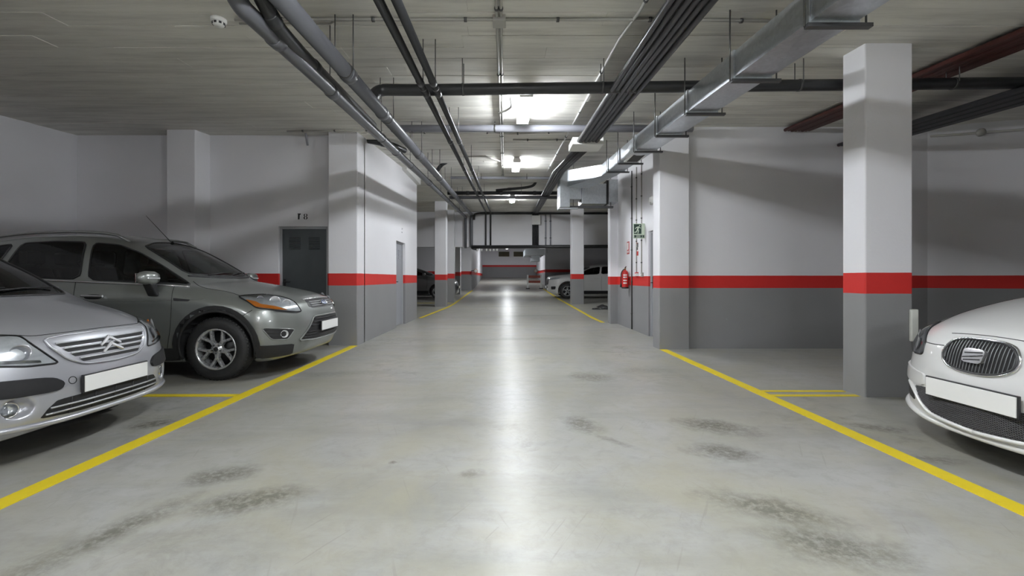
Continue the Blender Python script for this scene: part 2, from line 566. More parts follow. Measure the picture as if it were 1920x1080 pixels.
def door(name, axis, a0, a1, face, zt, m, vents, side=1):
    """leaf with frame, louvred vents and handle; axis 'x' spans X at Y=face, 'y' spans Y at X=face"""
    root = struct(empty(name, (((a0 + a1) / 2, face, 0) if axis == 'x' else (face, (a0 + a1) / 2, 0))))
    w = a1 - a0
    def P(u, d, z):      # u from the middle, d out of the wall
        return (u, -d, z) if axis == 'x' else (d * side, u, z)
    def bx(nm, u0, u1, d0, d1, z0, z1, mm, par=root, bv=.003):
        return MB().box(P(u0, d0, z0), P(u1, d1, z1)).build(nm, mm, par, bevel=bv)
    leaf = bx('door_leaf', -w / 2 + .035, w / 2 - .035, -.01, .03, .01, zt - .035, m)
    for u0, u1, z0, z1 in ((-w / 2, -w / 2 + .04, 0, zt), (w / 2 - .04, w / 2, 0, zt), (-w / 2 + .04, w / 2 - .04, zt - .04, zt)):
        bx('frame_post', u0, u1, -.02, .055, z0, z1, M_FRAME)
    for c in vents:
        for k in range(7):
            z = zt - .20 - k * .032
            mb = MB()
            p = [P(c - .095, .03, z), P(c + .095, .03, z), P(c + .095, .03, z + .022), P(c - .095, .03, z + .022),
                 P(c - .095, .044, z + .002), P(c + .095, .044, z + .002), P(c + .095, .031, z + .022), P(c - .095, .031, z + .022)]
            mb.hexa(p).build('louvre_slat', m, leaf)
    return root, P, leaf, w


r, P, leaf, w = door('door_1', 'x', D1[0], D1[1], YB + .10, D1[2], M_DOOR, (-.17, .17))
MB().box(P(-w / 2 + .07, .03, .98), P(-w / 2 + .10, .045, 1.12)).build('lock_plate', M_BLACK, leaf, bevel=.003)
MB().tube([P(-w / 2 + .085, .04, 1.07), P(-w / 2 + .085, .085, 1.07), P(-w / 2 + .20, .085, 1.07)], .010, 8).build('door_handle', M_BLACK, leaf)
r, P, leaf, w = door('door_2', 'y', D2[0], D2[1], XA - .11, D2[2], M_DOOR2, (-.17, .17), 1)
MB().tube([P(-.30, .03, 1.05), P(-.30, .085, 1.05), P(-.18, .085, 1.05)], .010, 8).build('door_handle', M_BLACK, leaf)
MB().box(P(-.36, .03, .93), P(-.26, .042, 1.17)).build('lock_plate', M_BLACK, leaf, bevel=.003)
r, P, leaf, w = door('door_3', 'y', D3[0], D3[1], XR + .09, D3[2], M_DOOR2, (), -1)
MB().tube([P(.30, .03, 1.05), P(.30, .085, 1.05), P(.18, .085, 1.05)], .010, 8).build('door_handle', M_BLACK, leaf)
MB().box(P(.26, .03, .93), P(.36, .042, 1.17)).build('lock_plate', M_BLACK, leaf, bevel=.003)

# ------------------------------------------------------------------ yellow lines
def line_mat():
    m, t, b = new_mat('yellow_road_paint')
    tc = t.n('ShaderNodeTexCoord').outputs['Object']
    n1 = t.noise(tc, 5.0, 8, 0.7, .3); n2 = t.noise(tc, 40.0, 4, .7)
    c = t.mix(n1, (.62, .47, .012), (.76, .60, .02))
    c = t.mix(t.ramp(n2, [(.60, 0.0), (.75, .5)]), c, (.42, .36, .08))
    t.l(c, b.inputs['Base Color']); b.inputs['Roughness'].default_value = .5
    return m


M_YEL = line_mat()


def line(label, pts, w, group=None):
    """painted stripe through floor points (x, y)"""
    vs, fs = [], []
    q = [Vector((p[0], p[1], 0)) for p in pts]
    ext = []
    for i in range(len(q) - 1):
        n = max(1, int((q[i + 1] - q[i]).length / .8))
        ext += [q[i].lerp(q[i + 1], k / n) for k in range(n)]
    ext.append(q[-1])
    for i, p in enumerate(ext):
        t = (ext[min(i + 1, len(ext) - 1)] - ext[max(i - 1, 0)]).normalized()
        s = Vector((-t.y, t.x, 0)) * w / 2
        for a in (p + s, p - s):
            vs += [(a.x, a.y, zf(a.y) + .004), (a.x, a.y, zf(a.y) - .01)]
    for i in range(len(ext) - 1):
        a, b = 4 * i, 4 * i + 4
        fs += [(a, b, b + 2, a + 2), (a, a + 1, b + 1, b), (a + 2, b + 2, b + 3, a + 3)]
    fs += [(0, 2, 3, 1), tuple(4 * (len(ext) - 1) + k for k in (0, 1, 3, 2))]
    o = MB().add(vs, fs).build('painted_line', M_YEL)
    return tag(o, label, 'floor line', 'yellow lines painted on the floor')


XL, XRL = -2.52, 2.52
line('long yellow line along the left edge of the aisle in front of the silver cars', [(XL, -6), (XL, 7.6)], .115)
line('yellow line along the left edge of the aisle by the free standing pillars', [(-2.40, 12.9), (-2.04, 16.3), (-1.98, 18.0), (-1.98, 27.8)], .10)
line('long yellow line along the right edge of the aisle by the white car', [(XRL, -6), (XRL, 7.2)], .115)
line('yellow line along the right edge of the aisle leading to the distant white car', [(XRL, 11.6), (2.45, 20), (2.55, 30)], .10)
line('short yellow bay line between the two silver cars', [(-7.3, 4.37), (XL - .05, 4.37)], .085)
line('far one of the two yellow bay lines ending at the near pillar', [(XRL + .05, 4.54), (3.40, 4.54)], .05)
line('near one of the two yellow bay lines ending at the near pillar', [(XRL + .05, 4.37), (3.40, 4.37)], .06)
line('yellow bay line on the floor beyond the lit aisle wall', [(-9, 18.2), (-2.12, 18.2)], .09)
# ================================================================== services under the ceiling
M_PIPE = mat('grey_pvc_pipe', (.105, .108, .12), .33, var=.12, scale=4)
M_PIPED = mat('dark_pvc_pipe', (.022, .023, .025), .38, var=.2, scale=4)
M_PIPEL = mat('pale_grey_pipe', (.33, .335, .38), .35, var=.08, scale=4)
M_CABLE = mat('black_cable_tube', (.028, .028, .032), .36, var=.2, scale=8)
M_ROD = mat('threaded_rod', (.12, .12, .12), .45, metal=.8)
M_COND = mat('grey_conduit', (.40, .39, .36), .45, var=.08)
M_WPL = mat('white_plastic', (.74, .74, .72), .4, var=.04)
M_GALV = galv_mat()
M_STEEL = mat('bracket_steel', (.10, .10, .105), .5, metal=.6)
M_BROWN = mat('brown_corrugated_tube', (.085, .022, .016), .5, var=.25, scale=10)


def fillet(pts, rad, n=6):
    pts = [Vector(p) for p in pts]
    out = [pts[0]]
    for i in range(1, len(pts) - 1):
        a, b, c = pts[i - 1], pts[i], pts[i + 1]
        r = min(rad, (a - b).length * .48, (c - b).length * .48)
        p, q = b + (a - b).normalized() * r, b + (c - b).normalized() * r
        for k in range(n + 1):
            t = k / n
            out.append(p * (1 - t) ** 2 + b * 2 * t * (1 - t) + q * t * t)
    out.append(pts[-1])
    return out


def along(pts, dist):
    for a, b in zip(pts, pts[1:]):
        l = (b - a).length
        if dist <= l: return a.lerp(b, dist / l), (b - a).normalized()
        dist -= l
    return pts[-1], (pts[-1] - pts[-2]).normalized()


def pipe(name, label, cat, pts, r, m, rad=.16, collars=(), hangers=(), group=None, n=16, two=False):
    """a pipe run with its socket collars and the threaded rods it hangs from"""
    pts = fillet(pts, rad) if len(pts) > 2 else [Vector(p) for p in pts]
    root = empty(name, pts[0])
    L = pts[0]
    loc = [p - L for p in pts]
    MB().tube(loc, r, n).build('pipe_run', m, root)
    for d in collars:
        p, t = along(loc, d)
        MB().tube([p - t * .05, p - t * .045, p + t * .045, p + t * .05], [r, r * 1.13, r * 1.13, r], n).build('socket_collar', m, root)
    for d in hangers:
        p, t = along(loc, d)
        top = zc((p + L).y) - L.z + .02
        mb = MB()
        mb.tube([p - t * .012, p + t * .012], r * 1.07, n)
        h = mb.build('pipe_clip', M_ROD, root)
        sx = t.cross(Vector((0, 0, 1)))
        sx = sx.normalized() if sx.length > .1 else Vector((1, 0, 0))
        for s in ((-1, 1) if two else (0,)):
            q = p + sx * s * (r + .012)
            MB().tube([(q.x, q.y, q.z + (0 if two else r)), (q.x, q.y, max(top, q.z + r + .02))], .005, 6).build('hanger_rod', M_ROD, h)
    return tag(root, label, cat, group)


def back(a, b, Y):
    """extend the line b->a to depth Y"""
    a, b = Vector(a), Vector(b)
    t = (Y - a.y) / (b.y - a.y)
    return a.lerp(b, t)


HB = HY - .10          # pipes come down just in front of the beam
# left pair of drain pipes
a, b = at(455, 15, 2.63), at(873, 407, HB - .05)
e = b
dn = Vector((e.x, e.y, 2.40))
outer_drain = pipe('drain_pipe', 'outermost grey drain pipe on the left, running the length of the aisle', 'pipe', [at(440, 0, 2.60) + Vector((.02, -.1, .30)), at(440, 0, 2.60) + Vector((.01, -.02, .02)), a, b, dn],
     .054, M_PIPE, .1, collars=(.75, 1.75, 4.2, 7.2, 10.5, 13.5), hangers=(1.7, 3.4, 5.2, 7.0, 9, 11.5, 14), group='drain pipes')
a2, b2 = at(530, 0, 2.73), at(884, 402, HB)
pipe('drain_pipe', 'thick grey drain pipe on the left, second from the outside', 'pipe', [back(a2, b2, -4), b2, (b2.x, b2.y, 2.40), (b2.x + .3, b2.y, 2.36)],
     .064, M_PIPE, .2, collars=(7.9, 9.0, 11.2, 13.5, 16.5, 20), hangers=(7.8, 9.2, 11, 13, 15, 18), group='drain pipes', two=True)
# dark branch beside the outer pipe, dropping from the ceiling
branch = pipe('drain_branch', None, None,
     [at(485, 0, 2.6) + Vector((0, -.25, .2)), at(503, 30, 2.75), at(560, 95, 3.25), at(700, 232, 6.0) + Vector((0, 0, -.02))], .045, M_PIPED, .3, collars=(.5, 1.3))
branch.parent = outer_drain
branch.location = branch.location - outer_drain.location
# two slim dark water pipes
for lab, p, q, rr_ in (('left one of the two slim dark water pipes over the aisle', (710, 0), (911, 398), .031), ('right one of the two slim dark water pipes over the aisle', (743, 0), (920, 398), .031)):
    a3, b3 = at(*p, 2.73), at(*q, HB)
    pipe('water_pipe', lab, 'pipe', [back(a3, b3, -4), b3, (b3.x, b3.y, 2.43)], rr_, M_PIPED, .12, collars=(8.1, 8.4, 10.4, 12.7, 15.5, 18.5), hangers=(8.25, 10.3, 12.6, 14.8, 17.5, 20), group='slim water pipes')

# cross pipes
z3 = 3.08
pipe('cross_pipe', 'large black cross pipe bending off the thick left drain pipe', 'pipe', [(-1.345, 4.56, 2.90), (-1.33, 4.71, z3 + .01), (-.95, 4.72, z3 + .01), (1.7, 4.72, z3 + .045), (9.5, 4.72, z3 + .13)],
     .058, M_PIPED, .16, hangers=(1.1, 2.55, 4.6, 6.2), two=True)
z4 = at(900, 241, 7.0).z
pipe('cross_pipe', 'pale grey cross pipe close under the ceiling beyond the first lamp', 'pipe', [(-1.75, 7.0, z4), (2.9, 7.0, z4)], .055, M_PIPEL, hangers=(1.6, 3.25))
z5 = at(960, 362, 13.5).z
pipe('cross_pipe', 'black cross pipe above the third lamp, upper of the pair', 'pipe', [(-1.7, 13.5, z5), (1.75, 13.5, z5)], .055, M_PIPED, collars=(.6, 1.6, 2.6), hangers=(.9, 2.2))
z6 = at(960, 370, 13.2).z
pipe('cross_pipe', 'grey cross pipe above the third lamp, lower of the pair', 'pipe', [(-1.6, 13.2, z6), (1.75, 13.2, z6)], .05, M_PIPE)
pipe('cross_pipe', 'thin pale cross pipe beyond the second lamp', 'pipe', [at(845, 333, 11.9), at(1052, 334, 11.9)], .035, M_PIPEL, hangers=(.8, 2.0))
pipe('cross_pipe', 'dark pipe running along the top of the far beam', 'pipe', [at(889, 412, HB), at(889, 402, HB), at(897, 400, HB), at(1145, 400, HB)], .045, M_PIPED, .15)
pipe('cross_pipe', 'dark pipe running along the lower edge of the far beam', 'pipe', [at(884, 463, HB - .08), at(1140, 462, HB - .08), at(1300, 462, HB - .08)], .07, M_PIPED)
# waste branch with elbow over the third lamp
pipe('waste_branch', 'black waste branch with a trap hanging above the cross pipes', 'pipe', [at(930, 357, 13.4), at(985, 352, 13.3), at(1003, 348, 13.3), at(1008, 342, 13.3) + Vector((0, 0, .25))], .04, M_PIPED, .2, collars=(.4,))
# elbows poking out of the lit wall
for lab, q0, q1, Y in (('black elbow pipe coming out above the corner pillar', (690, 262), (735, 272), 8.2), ('black elbow pipe coming out of the lit aisle wall further on', (742, 302), (790, 305), 10.9)):
    A = at(*q0, Y)
    A.x = min(A.x, XA - .05)
    B = at(*q1, Y)
    pipe('elbow_pipe', lab, 'pipe', [A + Vector((0, 0, .12)), A, B, B + Vector((.15, .35, .0))], .055, M_PIPED, .12, collars=(.12, .45), group='elbow pipes on the left')
# curly waste pipe joining the left drain
pipe('waste_branch', 'bent dark waste pipe joining the thick left drain pipe', 'pipe', [at(818, 322, 10.6), at(830, 306, 10.5), at(850, 298, 10.4), at(880, 300, 10.4)], .045, M_PIPED, .2, collars=(.3, .6))

# conduits on the slab
def conduit(label, pts, r=.012, m=M_COND, clips=0):
    pts = [Vector(p) for p in pts]
    root = empty('conduit', pts[0])
    loc = [p - pts[0] for p in pts]
    MB().tube(loc, r, 8).build('conduit_run', m, root)
    tot = sum((q - p).length for p, q in zip(loc, loc[1:]))
    for k in range(clips):
        p, t = along(loc, tot * (k + .5) / clips)
        MB().tube([p - t * .012, p + t * .012], r * 1.6, 8).build('conduit_clip', M_ROD, root)
    return tag(root, label, 'conduit', 'electrical conduits')


def slab(x, y, d=.014):
    return (x, y, zc(y) - d)


conduit('left one of the two centre conduits running along the ceiling', [slab(-.065, -4), slab(-.065, 12.7)], clips=12)
conduit('right one of the two centre conduits running along the ceiling', [slab(-.03, -4), slab(-.03, 12.7)], clips=12)
conduit('cross conduit from the smoke detector over the aisle', [slab(-2.28, 3.83), slab(1.35, 3.83), slab(2.4, 3.86)], .013, clips=6)
conduit('second cross conduit beside the smoke detector line', [slab(-2.28, 3.90), slab(-1.5, 3.90), slab(-1.45, 3.86)], .009)
conduit('bright conduit left of the black cable bundle', [slab(1.12, -3), slab(1.10, 3.7), slab(1.06, 4.2), slab(1.08, 11.5)], .013, M_WPL, clips=10)
conduit('cross conduit leading to the cable junction box', [slab(-1.6, 7.6), slab(-.3, 7.6), slab(.1, 7.68), slab(1.0, 7.55)], .014, clips=5)
conduit('short cross conduit between the second lamp and the junction box', [slab(.15, 8.1), slab(.5, 8.12), slab(1.2, 8.1)], .014, clips=2)
conduit('sagging conduit from the thick left drain pipe to the second lamp', [slab(-.85, 9.6), slab(-.4, 9.55), slab(-.1, 10.1)], .014)
conduit('conduit from the left bays with a hooked end on the wall', [slab(-3.6, 7.5), slab(-2.0, 7.45)], .012, clips=3)
o = MB().box((-.10, 3.77, zc(3.8) - .05), (.01, 3.90, zc(3.8) + .01)).build('junction_box', M_COND, loc=(-.05, 3.83, zc(3.83) - .05), bevel=.006)
tag(o, 'small square junction box where the centre conduits cross', 'junction box')
p = at(560, 236, 7.55)
tag(MB().tube([(p.x - .16, 7.55, p.z + .05), (p.x - .02, 7.6, p.z - .02), (p.x + .05, 7.7, p.z - .06), (p.x + .05, 7.78, p.z - .26)], .018, 8).build('hooked_pipe', M_PIPEL), 'small hooked pipe stub on the wall left of the corner pillar', 'pipe')
# conduit elbow feeding the first lamp
tag(MB().tube(fillet([at(957, 182, 5.6), at(960, 200, 5.75), at(950, 207, 6.0), at(936, 212, 6.1)], .08), .016, 8).build('lamp_feed', M_WPL), 'white feed pipe curling beside the first lamp', 'conduit')

# smoke detector
p = Vector(slab(at(410, 38, 3.85).x, 3.85, 0))
r_ = empty('smoke_detector', p)
MB().lathe([(0, 0), (.062, 0), (.062, -.022), (.05, -.03), (0, -.03)], 'z', 24).build('base', M_WPL, r_)
MB().lathe([(.045, -.03), (.048, -.045), (.036, -.06), (0, -.062)], 'z', 24).build('sensor_head', M_WPL, r_)
for k in range(8):
    w = k * math.pi / 4
    MB().box((-.004, -.01, -.05), (.004, .01, -.034)).build('sensor_slot', M_BLACK, r_, loc=(.046 * math.cos(w), .046 * math.sin(w), 0)).rotation_euler = (0, 0, w)
tag(r_, 'round white smoke detector on the ceiling at the left', 'smoke detector')

# black cable bundle, junction box and the continuation
def bundle(name, label, path, n, r, m, pitch, cat='cables', straps=()):
    path = [Vector(p) for p in path]
    root = empty(name, path[0])
    for k in range(n):
        s = (k - (n - 1) / 2) * pitch
        pts = [(p - path[0]) + Vector((s * (w if not isinstance(p, tuple) else 1), 0, .006 * math.sin(k * 2.1))) for p, w in zip(path, [1] * len(path))]
        MB().tube(pts, r, 10).build('cable_tube', m, root)
    for d in straps:
        p, t = along([q - path[0] for q in path], d)
        zt = zc((p + path[0]).y) - path[0].z
        h = MB().box((p.x - n * pitch / 2 - .02, p.y - .02, p.z - r - .02), (p.x + n * pitch / 2 + .02, p.y + .02, p.z - r - .002)).build('support_bar', M_STEEL, root)
        for s in (-1, 1):
            x = p.x + s * (n * pitch / 2 + .012)
            MB().tube([(x, p.y, p.z - r - .01), (x, p.y, zt + .01)], .005, 6).build('hanger_rod', M_ROD, h)
    return tag(root, label, cat)


zb = zc(3) - .30
bundle('cable_bundle', 'bundle of black cable tubes over the aisle up to the junction box', [(1.24, -4, zc(-4) - .30), (1.24, 3, zc(3) - .30), (1.27, 6.95, zc(6.95) - .31)], 6, .026, M_CABLE, .056, straps=())
q = at(1100, 268, 7.05)
o = MB().box((q.x - .24, 6.93, q.z - .055), (q.x + .24, 7.35, q.z + .055)).build('cable_box', M_WPL, loc=(q.x, 7.1, q.z), bevel=.01)
tag(o, 'white junction box interrupting the black cable bundle', 'junction box')
e0, e1, e2 = at(1088, 276, 7.33), at(1048, 322, 9.3), at(1004, 399, HB - .03)
e0.x, e0.z = q.x - .03, q.z - .02
bundle('cable_bundle', 'black cable tubes running on from the junction box to the far beam', [e0, e0.lerp(e1, .5), e1, e1.lerp(e2, .12), e2], 5, .024, M_CABLE, .051)
rt = empty('cable_ladder', (e2.x, HY - .06, 2.42))
for k in range(5):
    MB().tube([((k - 2) * .055, 0, 0), ((k - 2) * .055, 0, 1.48)], .025, 8).build('cable_tube', M_CABLE, rt)
tag(rt, 'black cables dropping down the face of the far beam', 'cables')
o = MB().box((e2.x - .16, HY - .20, at(0, 422, HY).z), (e2.x + .20, HY - .09, at(0, 405, HY).z)).build('cable_cover', M_WPL, loc=(e2.x, HY - .1, 3.4), bevel=.01)
tag(o, 'white cover box over the cables on the far beam', 'junction box')
conduit('left one of the two slim pipes on the right of the far beam', [at(1023, 399, HY - .03), at(1023, 462, HY - .03)], .028, M_PIPEL, 2)
conduit('right one of the two slim pipes on the right of the far beam', [at(1032, 399, HY - .03), at(1032, 462, HY - .03)], .028, M_PIPEL, 2)

# ------------------------------------------------------------------ air duct
DX0, DX1 = 1.875, 2.165


def dz(Y, d):
    return zc(Y) - d


duct = empty('air_duct', (DX0, 2.0, dz(2, .55)))
O = Vector((DX0, 2.0, dz(2, .55)))
cuts = [-3.6, -2.7, -1.77, -.85, .07, .99, 1.87, 2.79, 3.71, 4.64, 5.56, 6.47, 7.38, 8.2, 8.75]
def quadbox(a, b, x0=DX0, x1=DX1, g=0.0, top=.34, bot=.55):
    P_ = []
    for z_ in ('b', 't'):
        for (x, y) in ((x0 - g, a), (x1 + g, a), (x1 + g, b), (x0 - g, b)):
            P_.append(Vector((x, y, dz(y, bot) - g if z_ == 'b' else dz(y, top) + g)) - O)
    return P_
for i in range(len(cuts) - 1):
    P_ = quadbox(cuts[i], cuts[i + 1])
    cl = sum((P_[k] for k in (0, 3, 7, 4)), Vector()) / 4 + Vector((-.009, 0, 0))
    cb = sum((P_[k] for k in (0, 1, 2, 3)), Vector()) / 4 + Vector((0, 0, -.009))
    MB().add(P_ + [cl, cb], [(3, 0, 8), (7, 3, 8), (4, 7, 8), (0, 4, 8), (1, 0, 9), (2, 1, 9), (3, 2, 9), (0, 3, 9), (4, 5, 6, 7), (0, 1, 5, 4), (1, 2, 6, 5), (2, 3, 7, 6)]).build('duct_section', M_GALV, duct)
for i, y in enumerate(cuts[1:-1]):
    fl = MB().hexa(quadbox(y - .018, y + .018, g=.013)).build('duct_flange', M_GALV, duct, bevel=.003)
    bar = MB().box(Vector((DX0 - .02, y - .02, dz(y, .55) - .038)) - O, Vector((DX1 + .09, y + .02, dz(y, .55) - .015)) - O).build('support_bar', M_STEEL, fl)
    for x in (DX0 - .03, DX1 + .06):
        MB().tube([Vector((x, y, dz(y, .55) - .03)) - O, Vector((x, y, zc(y) + .01)) - O], .006, 6).build('hanger_rod', M_ROD, fl)
# pyramid creases on the near faces and the grille in the underside
y = 6.95
MB().box(Vector((DX0 + .03, y - .28, dz(y, .55) - .012)) - O, Vector((DX1 - .03, y + .28, dz(y, .55) + .01)) - O).build('air_grille', M_WPL, duct, bevel=.003)
MB().box(Vector((DX0 + .06, y - .24, dz(y, .55) - .016)) - O, Vector((DX1 - .06, y + .24, dz(y, .55) - .008)) - O).build('grille_opening', mat('duct_inside', (.03, .03, .03), .7), duct)
# elbow swinging to the left and the plenum
zA_, zB_ = at(0, 350, 10.35).z, at(0, 319, 10.35).z
e = [Vector((DX0, 8.75, dz(8.75, .55))), Vector((DX1, 8.75, dz(8.75, .55))), Vector((1.85, 10.9, zA_)), Vector((1.44, 10.36, zA_))]
tp = [Vector((DX0, 8.75, dz(8.75, .34))), Vector((DX1, 8.75, dz(8.75, .34))), Vector((1.85, 10.9, zB_)), Vector((1.44, 10.36, zB_))]
MB().hexa([p - O for p in e + tp]).build('duct_elbow', M_GALV, duct)
y = 10.36
A = at(1050, 388, y); B = at(1067, 318, y)
MB().box(Vector((A.x, y, A.z)) - O, Vector((B.x + .02, y + .55, B.z)) - O).build('duct_plenum', M_GALV, duct, bevel=.006)
A = at(1067, 373, y); B = at(1091, 350, y)
MB().box(Vector((A.x, y + .05, A.z)) - O, Vector((B.x, y + .5, B.z)) - O).build('duct_neck', M_GALV, duct, bevel=.006)
A = at(1050, 392, y); B = at(1063, 384, y)
MB().box(Vector((A.x - .02, y - .02, A.z)) - O, Vector((B.x + .25, y + .05, A.z + .03)) - O).build('support_bar', M_GALV, duct)
tag(duct, 'galvanised rectangular air duct hanging along the right side of the aisle', 'air duct')
fan = empty('fan_unit', at(1125, 382, 10.42))
O2 = at(1125, 382, 10.42)
A = at(1091, 382, 10.40); B = at(1137, 344, 10.40)
MB().box(A - O2, Vector((B.x, 10.9, B.z)) - O2).build('fan_casing', M_GALV, fan, bevel=.008)
A = at(1141, 379, 10.44); B = at(1159, 336, 10.44)
MB().box(A - O2, Vector((B.x, 10.85, B.z)) - O2).build('outlet_casing', M_GALV, fan, bevel=.008)
A = at(1137, 382, 10.42); B = at(1141, 338, 10.42)
MB().box(A - O2, Vector((B.x, 10.87, B.z)) - O2).build('flexible_collar', M_BLACK, fan)
A = at(1066, 390, 10.42); B = at(1150, 386, 10.42)
MB().box(A - O2, Vector((B.x, 10.5, B.z)) - O2).build('support_rail', M_STEEL, fan)
MB().box(at(1066, 390, 10.75) - O2, at(1150, 386, 10.75) + Vector((0, .06, 0)) - O2).build('support_rail', M_STEEL, fan)
for px in (1075, 1145):
    for Y in (10.46, 10.8):
        MB().tube([at(px, 388, Y) - O2, Vector((at(px, 388, Y).x, Y, zc(Y))) - O2], .007, 6).build('hanger_rod', M_ROD, fan)
tag(fan, 'boxy metal fan unit hanging at the far end of the air duct', 'fan unit')

# ------------------------------------------------------------------ right hand bays: tubes under the slab
bundle('tube_bundle', 'flat bundle of brown tubes under the ceiling of the right bays', [(4.68, -4, zc(-4) - .06), (4.68, 7.25, zc(7.25) - .06)], 8, .026, M_BROWN, .055)
bundle('cable_bundle', 'wide bundle of black cable tubes above the right bays', [(5.62, -4, zc(-4) - .30), (5.62, 7.25, zc(7.25) - .30)], 11, .026, M_CABLE, .056, straps=())
d_ = (p1 - p0).normalized()
def ob(s, dn, off=.05):
    q = p0 + d_ * s - nn.normalized() * off
    return (q.x, q.y, zc(q.y) - dn)
tag(MB().tube([ob(.02, .16), ob(3.4, .16)], .018, 8).build('wall_conduit', M_COND), 'grey conduit along the top of the slanting right wall', 'conduit')
q = ob(.62, .16, .07)
o = MB().lathe([(0, -.03), (.055, -.03), (.06, .0), (.055, .03), (0, .03)], 'y', 20).build('round_box', M_COND, loc=None)
o.location = q
tag(o, 'round grey junction box on the conduit of the slanting right wall', 'junction box')
# beam strip on the right wall top
# ------------------------------------------------------------------ lamps
m_, t_, b_ = new_mat('lit_diffuser')
b_.inputs['Base Color'].default_value = (.9, .9, .9, 1)
nz_ = t_.noise(t_.n('ShaderNodeTexCoord').outputs['Object'], 8.0, 2)
t_.l(t_.mix(nz_, (.90, .95, 1.0), (.96, .98, 1.0)), b_.inputs['Emission Color'])
b_.inputs['Emission Strength'].default_value = TUBE_POWER
M_LIT = m_


def lamp(label, x, y, ztop, length=1.25, w=.17, slope=0.0):
    r = empty('ceiling_light', (x, y, ztop))
    r.rotation_euler = (math.atan(slope), 0, 0)
    h = length / 2
    MB().box((-w * .4, -h, -.05), (w * .4, h, 0)).build('housing', M_WPL, r, bevel=.006)
    prof = [(-w * .4, -.048), (-w / 2 + .003, -.064), (-w / 2, -.085), (-w / 2 + .03, -.105), (w / 2 - .03, -.105), (w / 2, -.085), (w / 2 - .003, -.064), (w * .4, -.048)]
    MB().prism(prof, 'y', -h + .03, h - .03).build('diffuser', M_LIT, r)
    for s in (-1, 1):
        MB().box((-w / 2, s * h - .03 * s, -.107), (w / 2, s * h, -.03)).build('end_cap', M_WPL, r, bevel=.004)
    return tag(r, label, 'ceiling light', 'fluorescent ceiling lamps')


lamp('lit fluorescent lamp nearest in view, beyond the black cross pipe', .265, 6.1, zc(6.1) - .005, slope=.068)
lamp('second lit fluorescent lamp along the aisle', .265, 10.35, zc(10.35) - .005, slope=.068)
lamp('third lit fluorescent lamp, small, beyond the cross pipes', .265, 15.6, zc(15.6) - .005)
lamp('lit fluorescent lamp overhead just out of view', .265, 1.6, zc(1.6) - .005, slope=.068)
lamp('lit fluorescent lamp behind the camera', .265, -3.0, zc(-3) - .005, slope=.068)
lamp('lit fluorescent lamp further behind the camera', .265, -6.6, zc(-6.6) - .005, slope=.068)
lamp('lit fluorescent lamp over the left bays behind the camera', -4.9, -2.2, zc(-2.2) - .005, slope=.068)  # extra lamp out of view, added to brighten the left side
lamp('lit fluorescent lamp over the right bays behind the camera', 5.2, -2.2, zc(-2.2) - .005, slope=.068)  # its counterpart, added as unseen fill for the right side
lamp('lit lamp along the low passage beyond the far beam', .2, 36, 2.62 + 16.5 * .0587 - .01, slope=.0587)
lamp('lit lamp just past the far beam', .2, 24.5, 2.62 + 5 * .0587 - .01, slope=.0587)
# ================================================================== cars: bodies grown from a signed distance field
def poly_sdf(poly, xs, zs):
    """signed distance to a closed polygon on a grid (negative inside)"""
    P = np.array(poly, float); Q = np.roll(P, -1, 0)
    X, Z = np.meshgrid(xs, zs, indexing='ij')
    d2 = np.full(X.shape, 1e9); ins = np.zeros(X.shape, bool)
    for (ax, az), (bx, bz) in zip(P, Q):
        ex, ez = bx - ax, bz - az
        wx, wz = X - ax, Z - az
        t = np.clip((wx * ex + wz * ez) / (ex * ex + ez * ez + 1e-12), 0, 1)
        d2 = np.minimum(d2, (wx - t * ex) ** 2 + (wz - t * ez) ** 2)
        c = ((az > Z) != (bz > Z)) & (X < ex * (Z - az) / (ez if abs(ez) > 1e-9 else 1e-9) + ax)
        ins ^= c
    d = np.sqrt(d2)
    return np.where(ins, -d, d)


def bilin(G, xs, zs, x, z):
    i = np.clip((x - xs[0]) / (xs[1] - xs[0]), 0, len(xs) - 1.001); k = np.clip((z - zs[0]) / (zs[1] - zs[0]), 0, len(zs) - 1.001)
    i0 = i.astype(int); k0 = k.astype(int); fi = i - i0; fk = k - k0
    return (G[i0, k0] * (1 - fi) * (1 - fk) + G[i0 + 1, k0] * fi * (1 - fk) + G[i0, k0 + 1] * (1 - fi) * fk + G[i0 + 1, k0 + 1] * fi * fk)


def smax(a, b, k):
    h = np.clip(k - np.abs(a - b), 0, None) / k
    return np.maximum(a, b) + h * h * k * .25


def smin(a, b, k):
    return -smax(-a, -b, k)


def crom(pts, n=8, closed=False):
    """Catmull-Rom through 2D points"""
    P = [np.array(p, float) for p in pts]
    m = len(P); out = []
    for i in range(m if closed else m - 1):
        if closed:
            a, b, c, d = P[i - 1], P[i], P[(i + 1) % m], P[(i + 2) % m]
        else:
            a, b, c, d = P[max(i - 1, 0)], P[i], P[i + 1], P[min(i + 2, m - 1)]
        for k in range(n):
            t = k / n
            out.append(.5 * ((2 * b) + (c - a) * t + (2 * a - 5 * b + 4 * c - d) * t * t + (3 * b - a - 3 * c + d) * t ** 3))
    if not closed: out.append(P[-1])
    return out


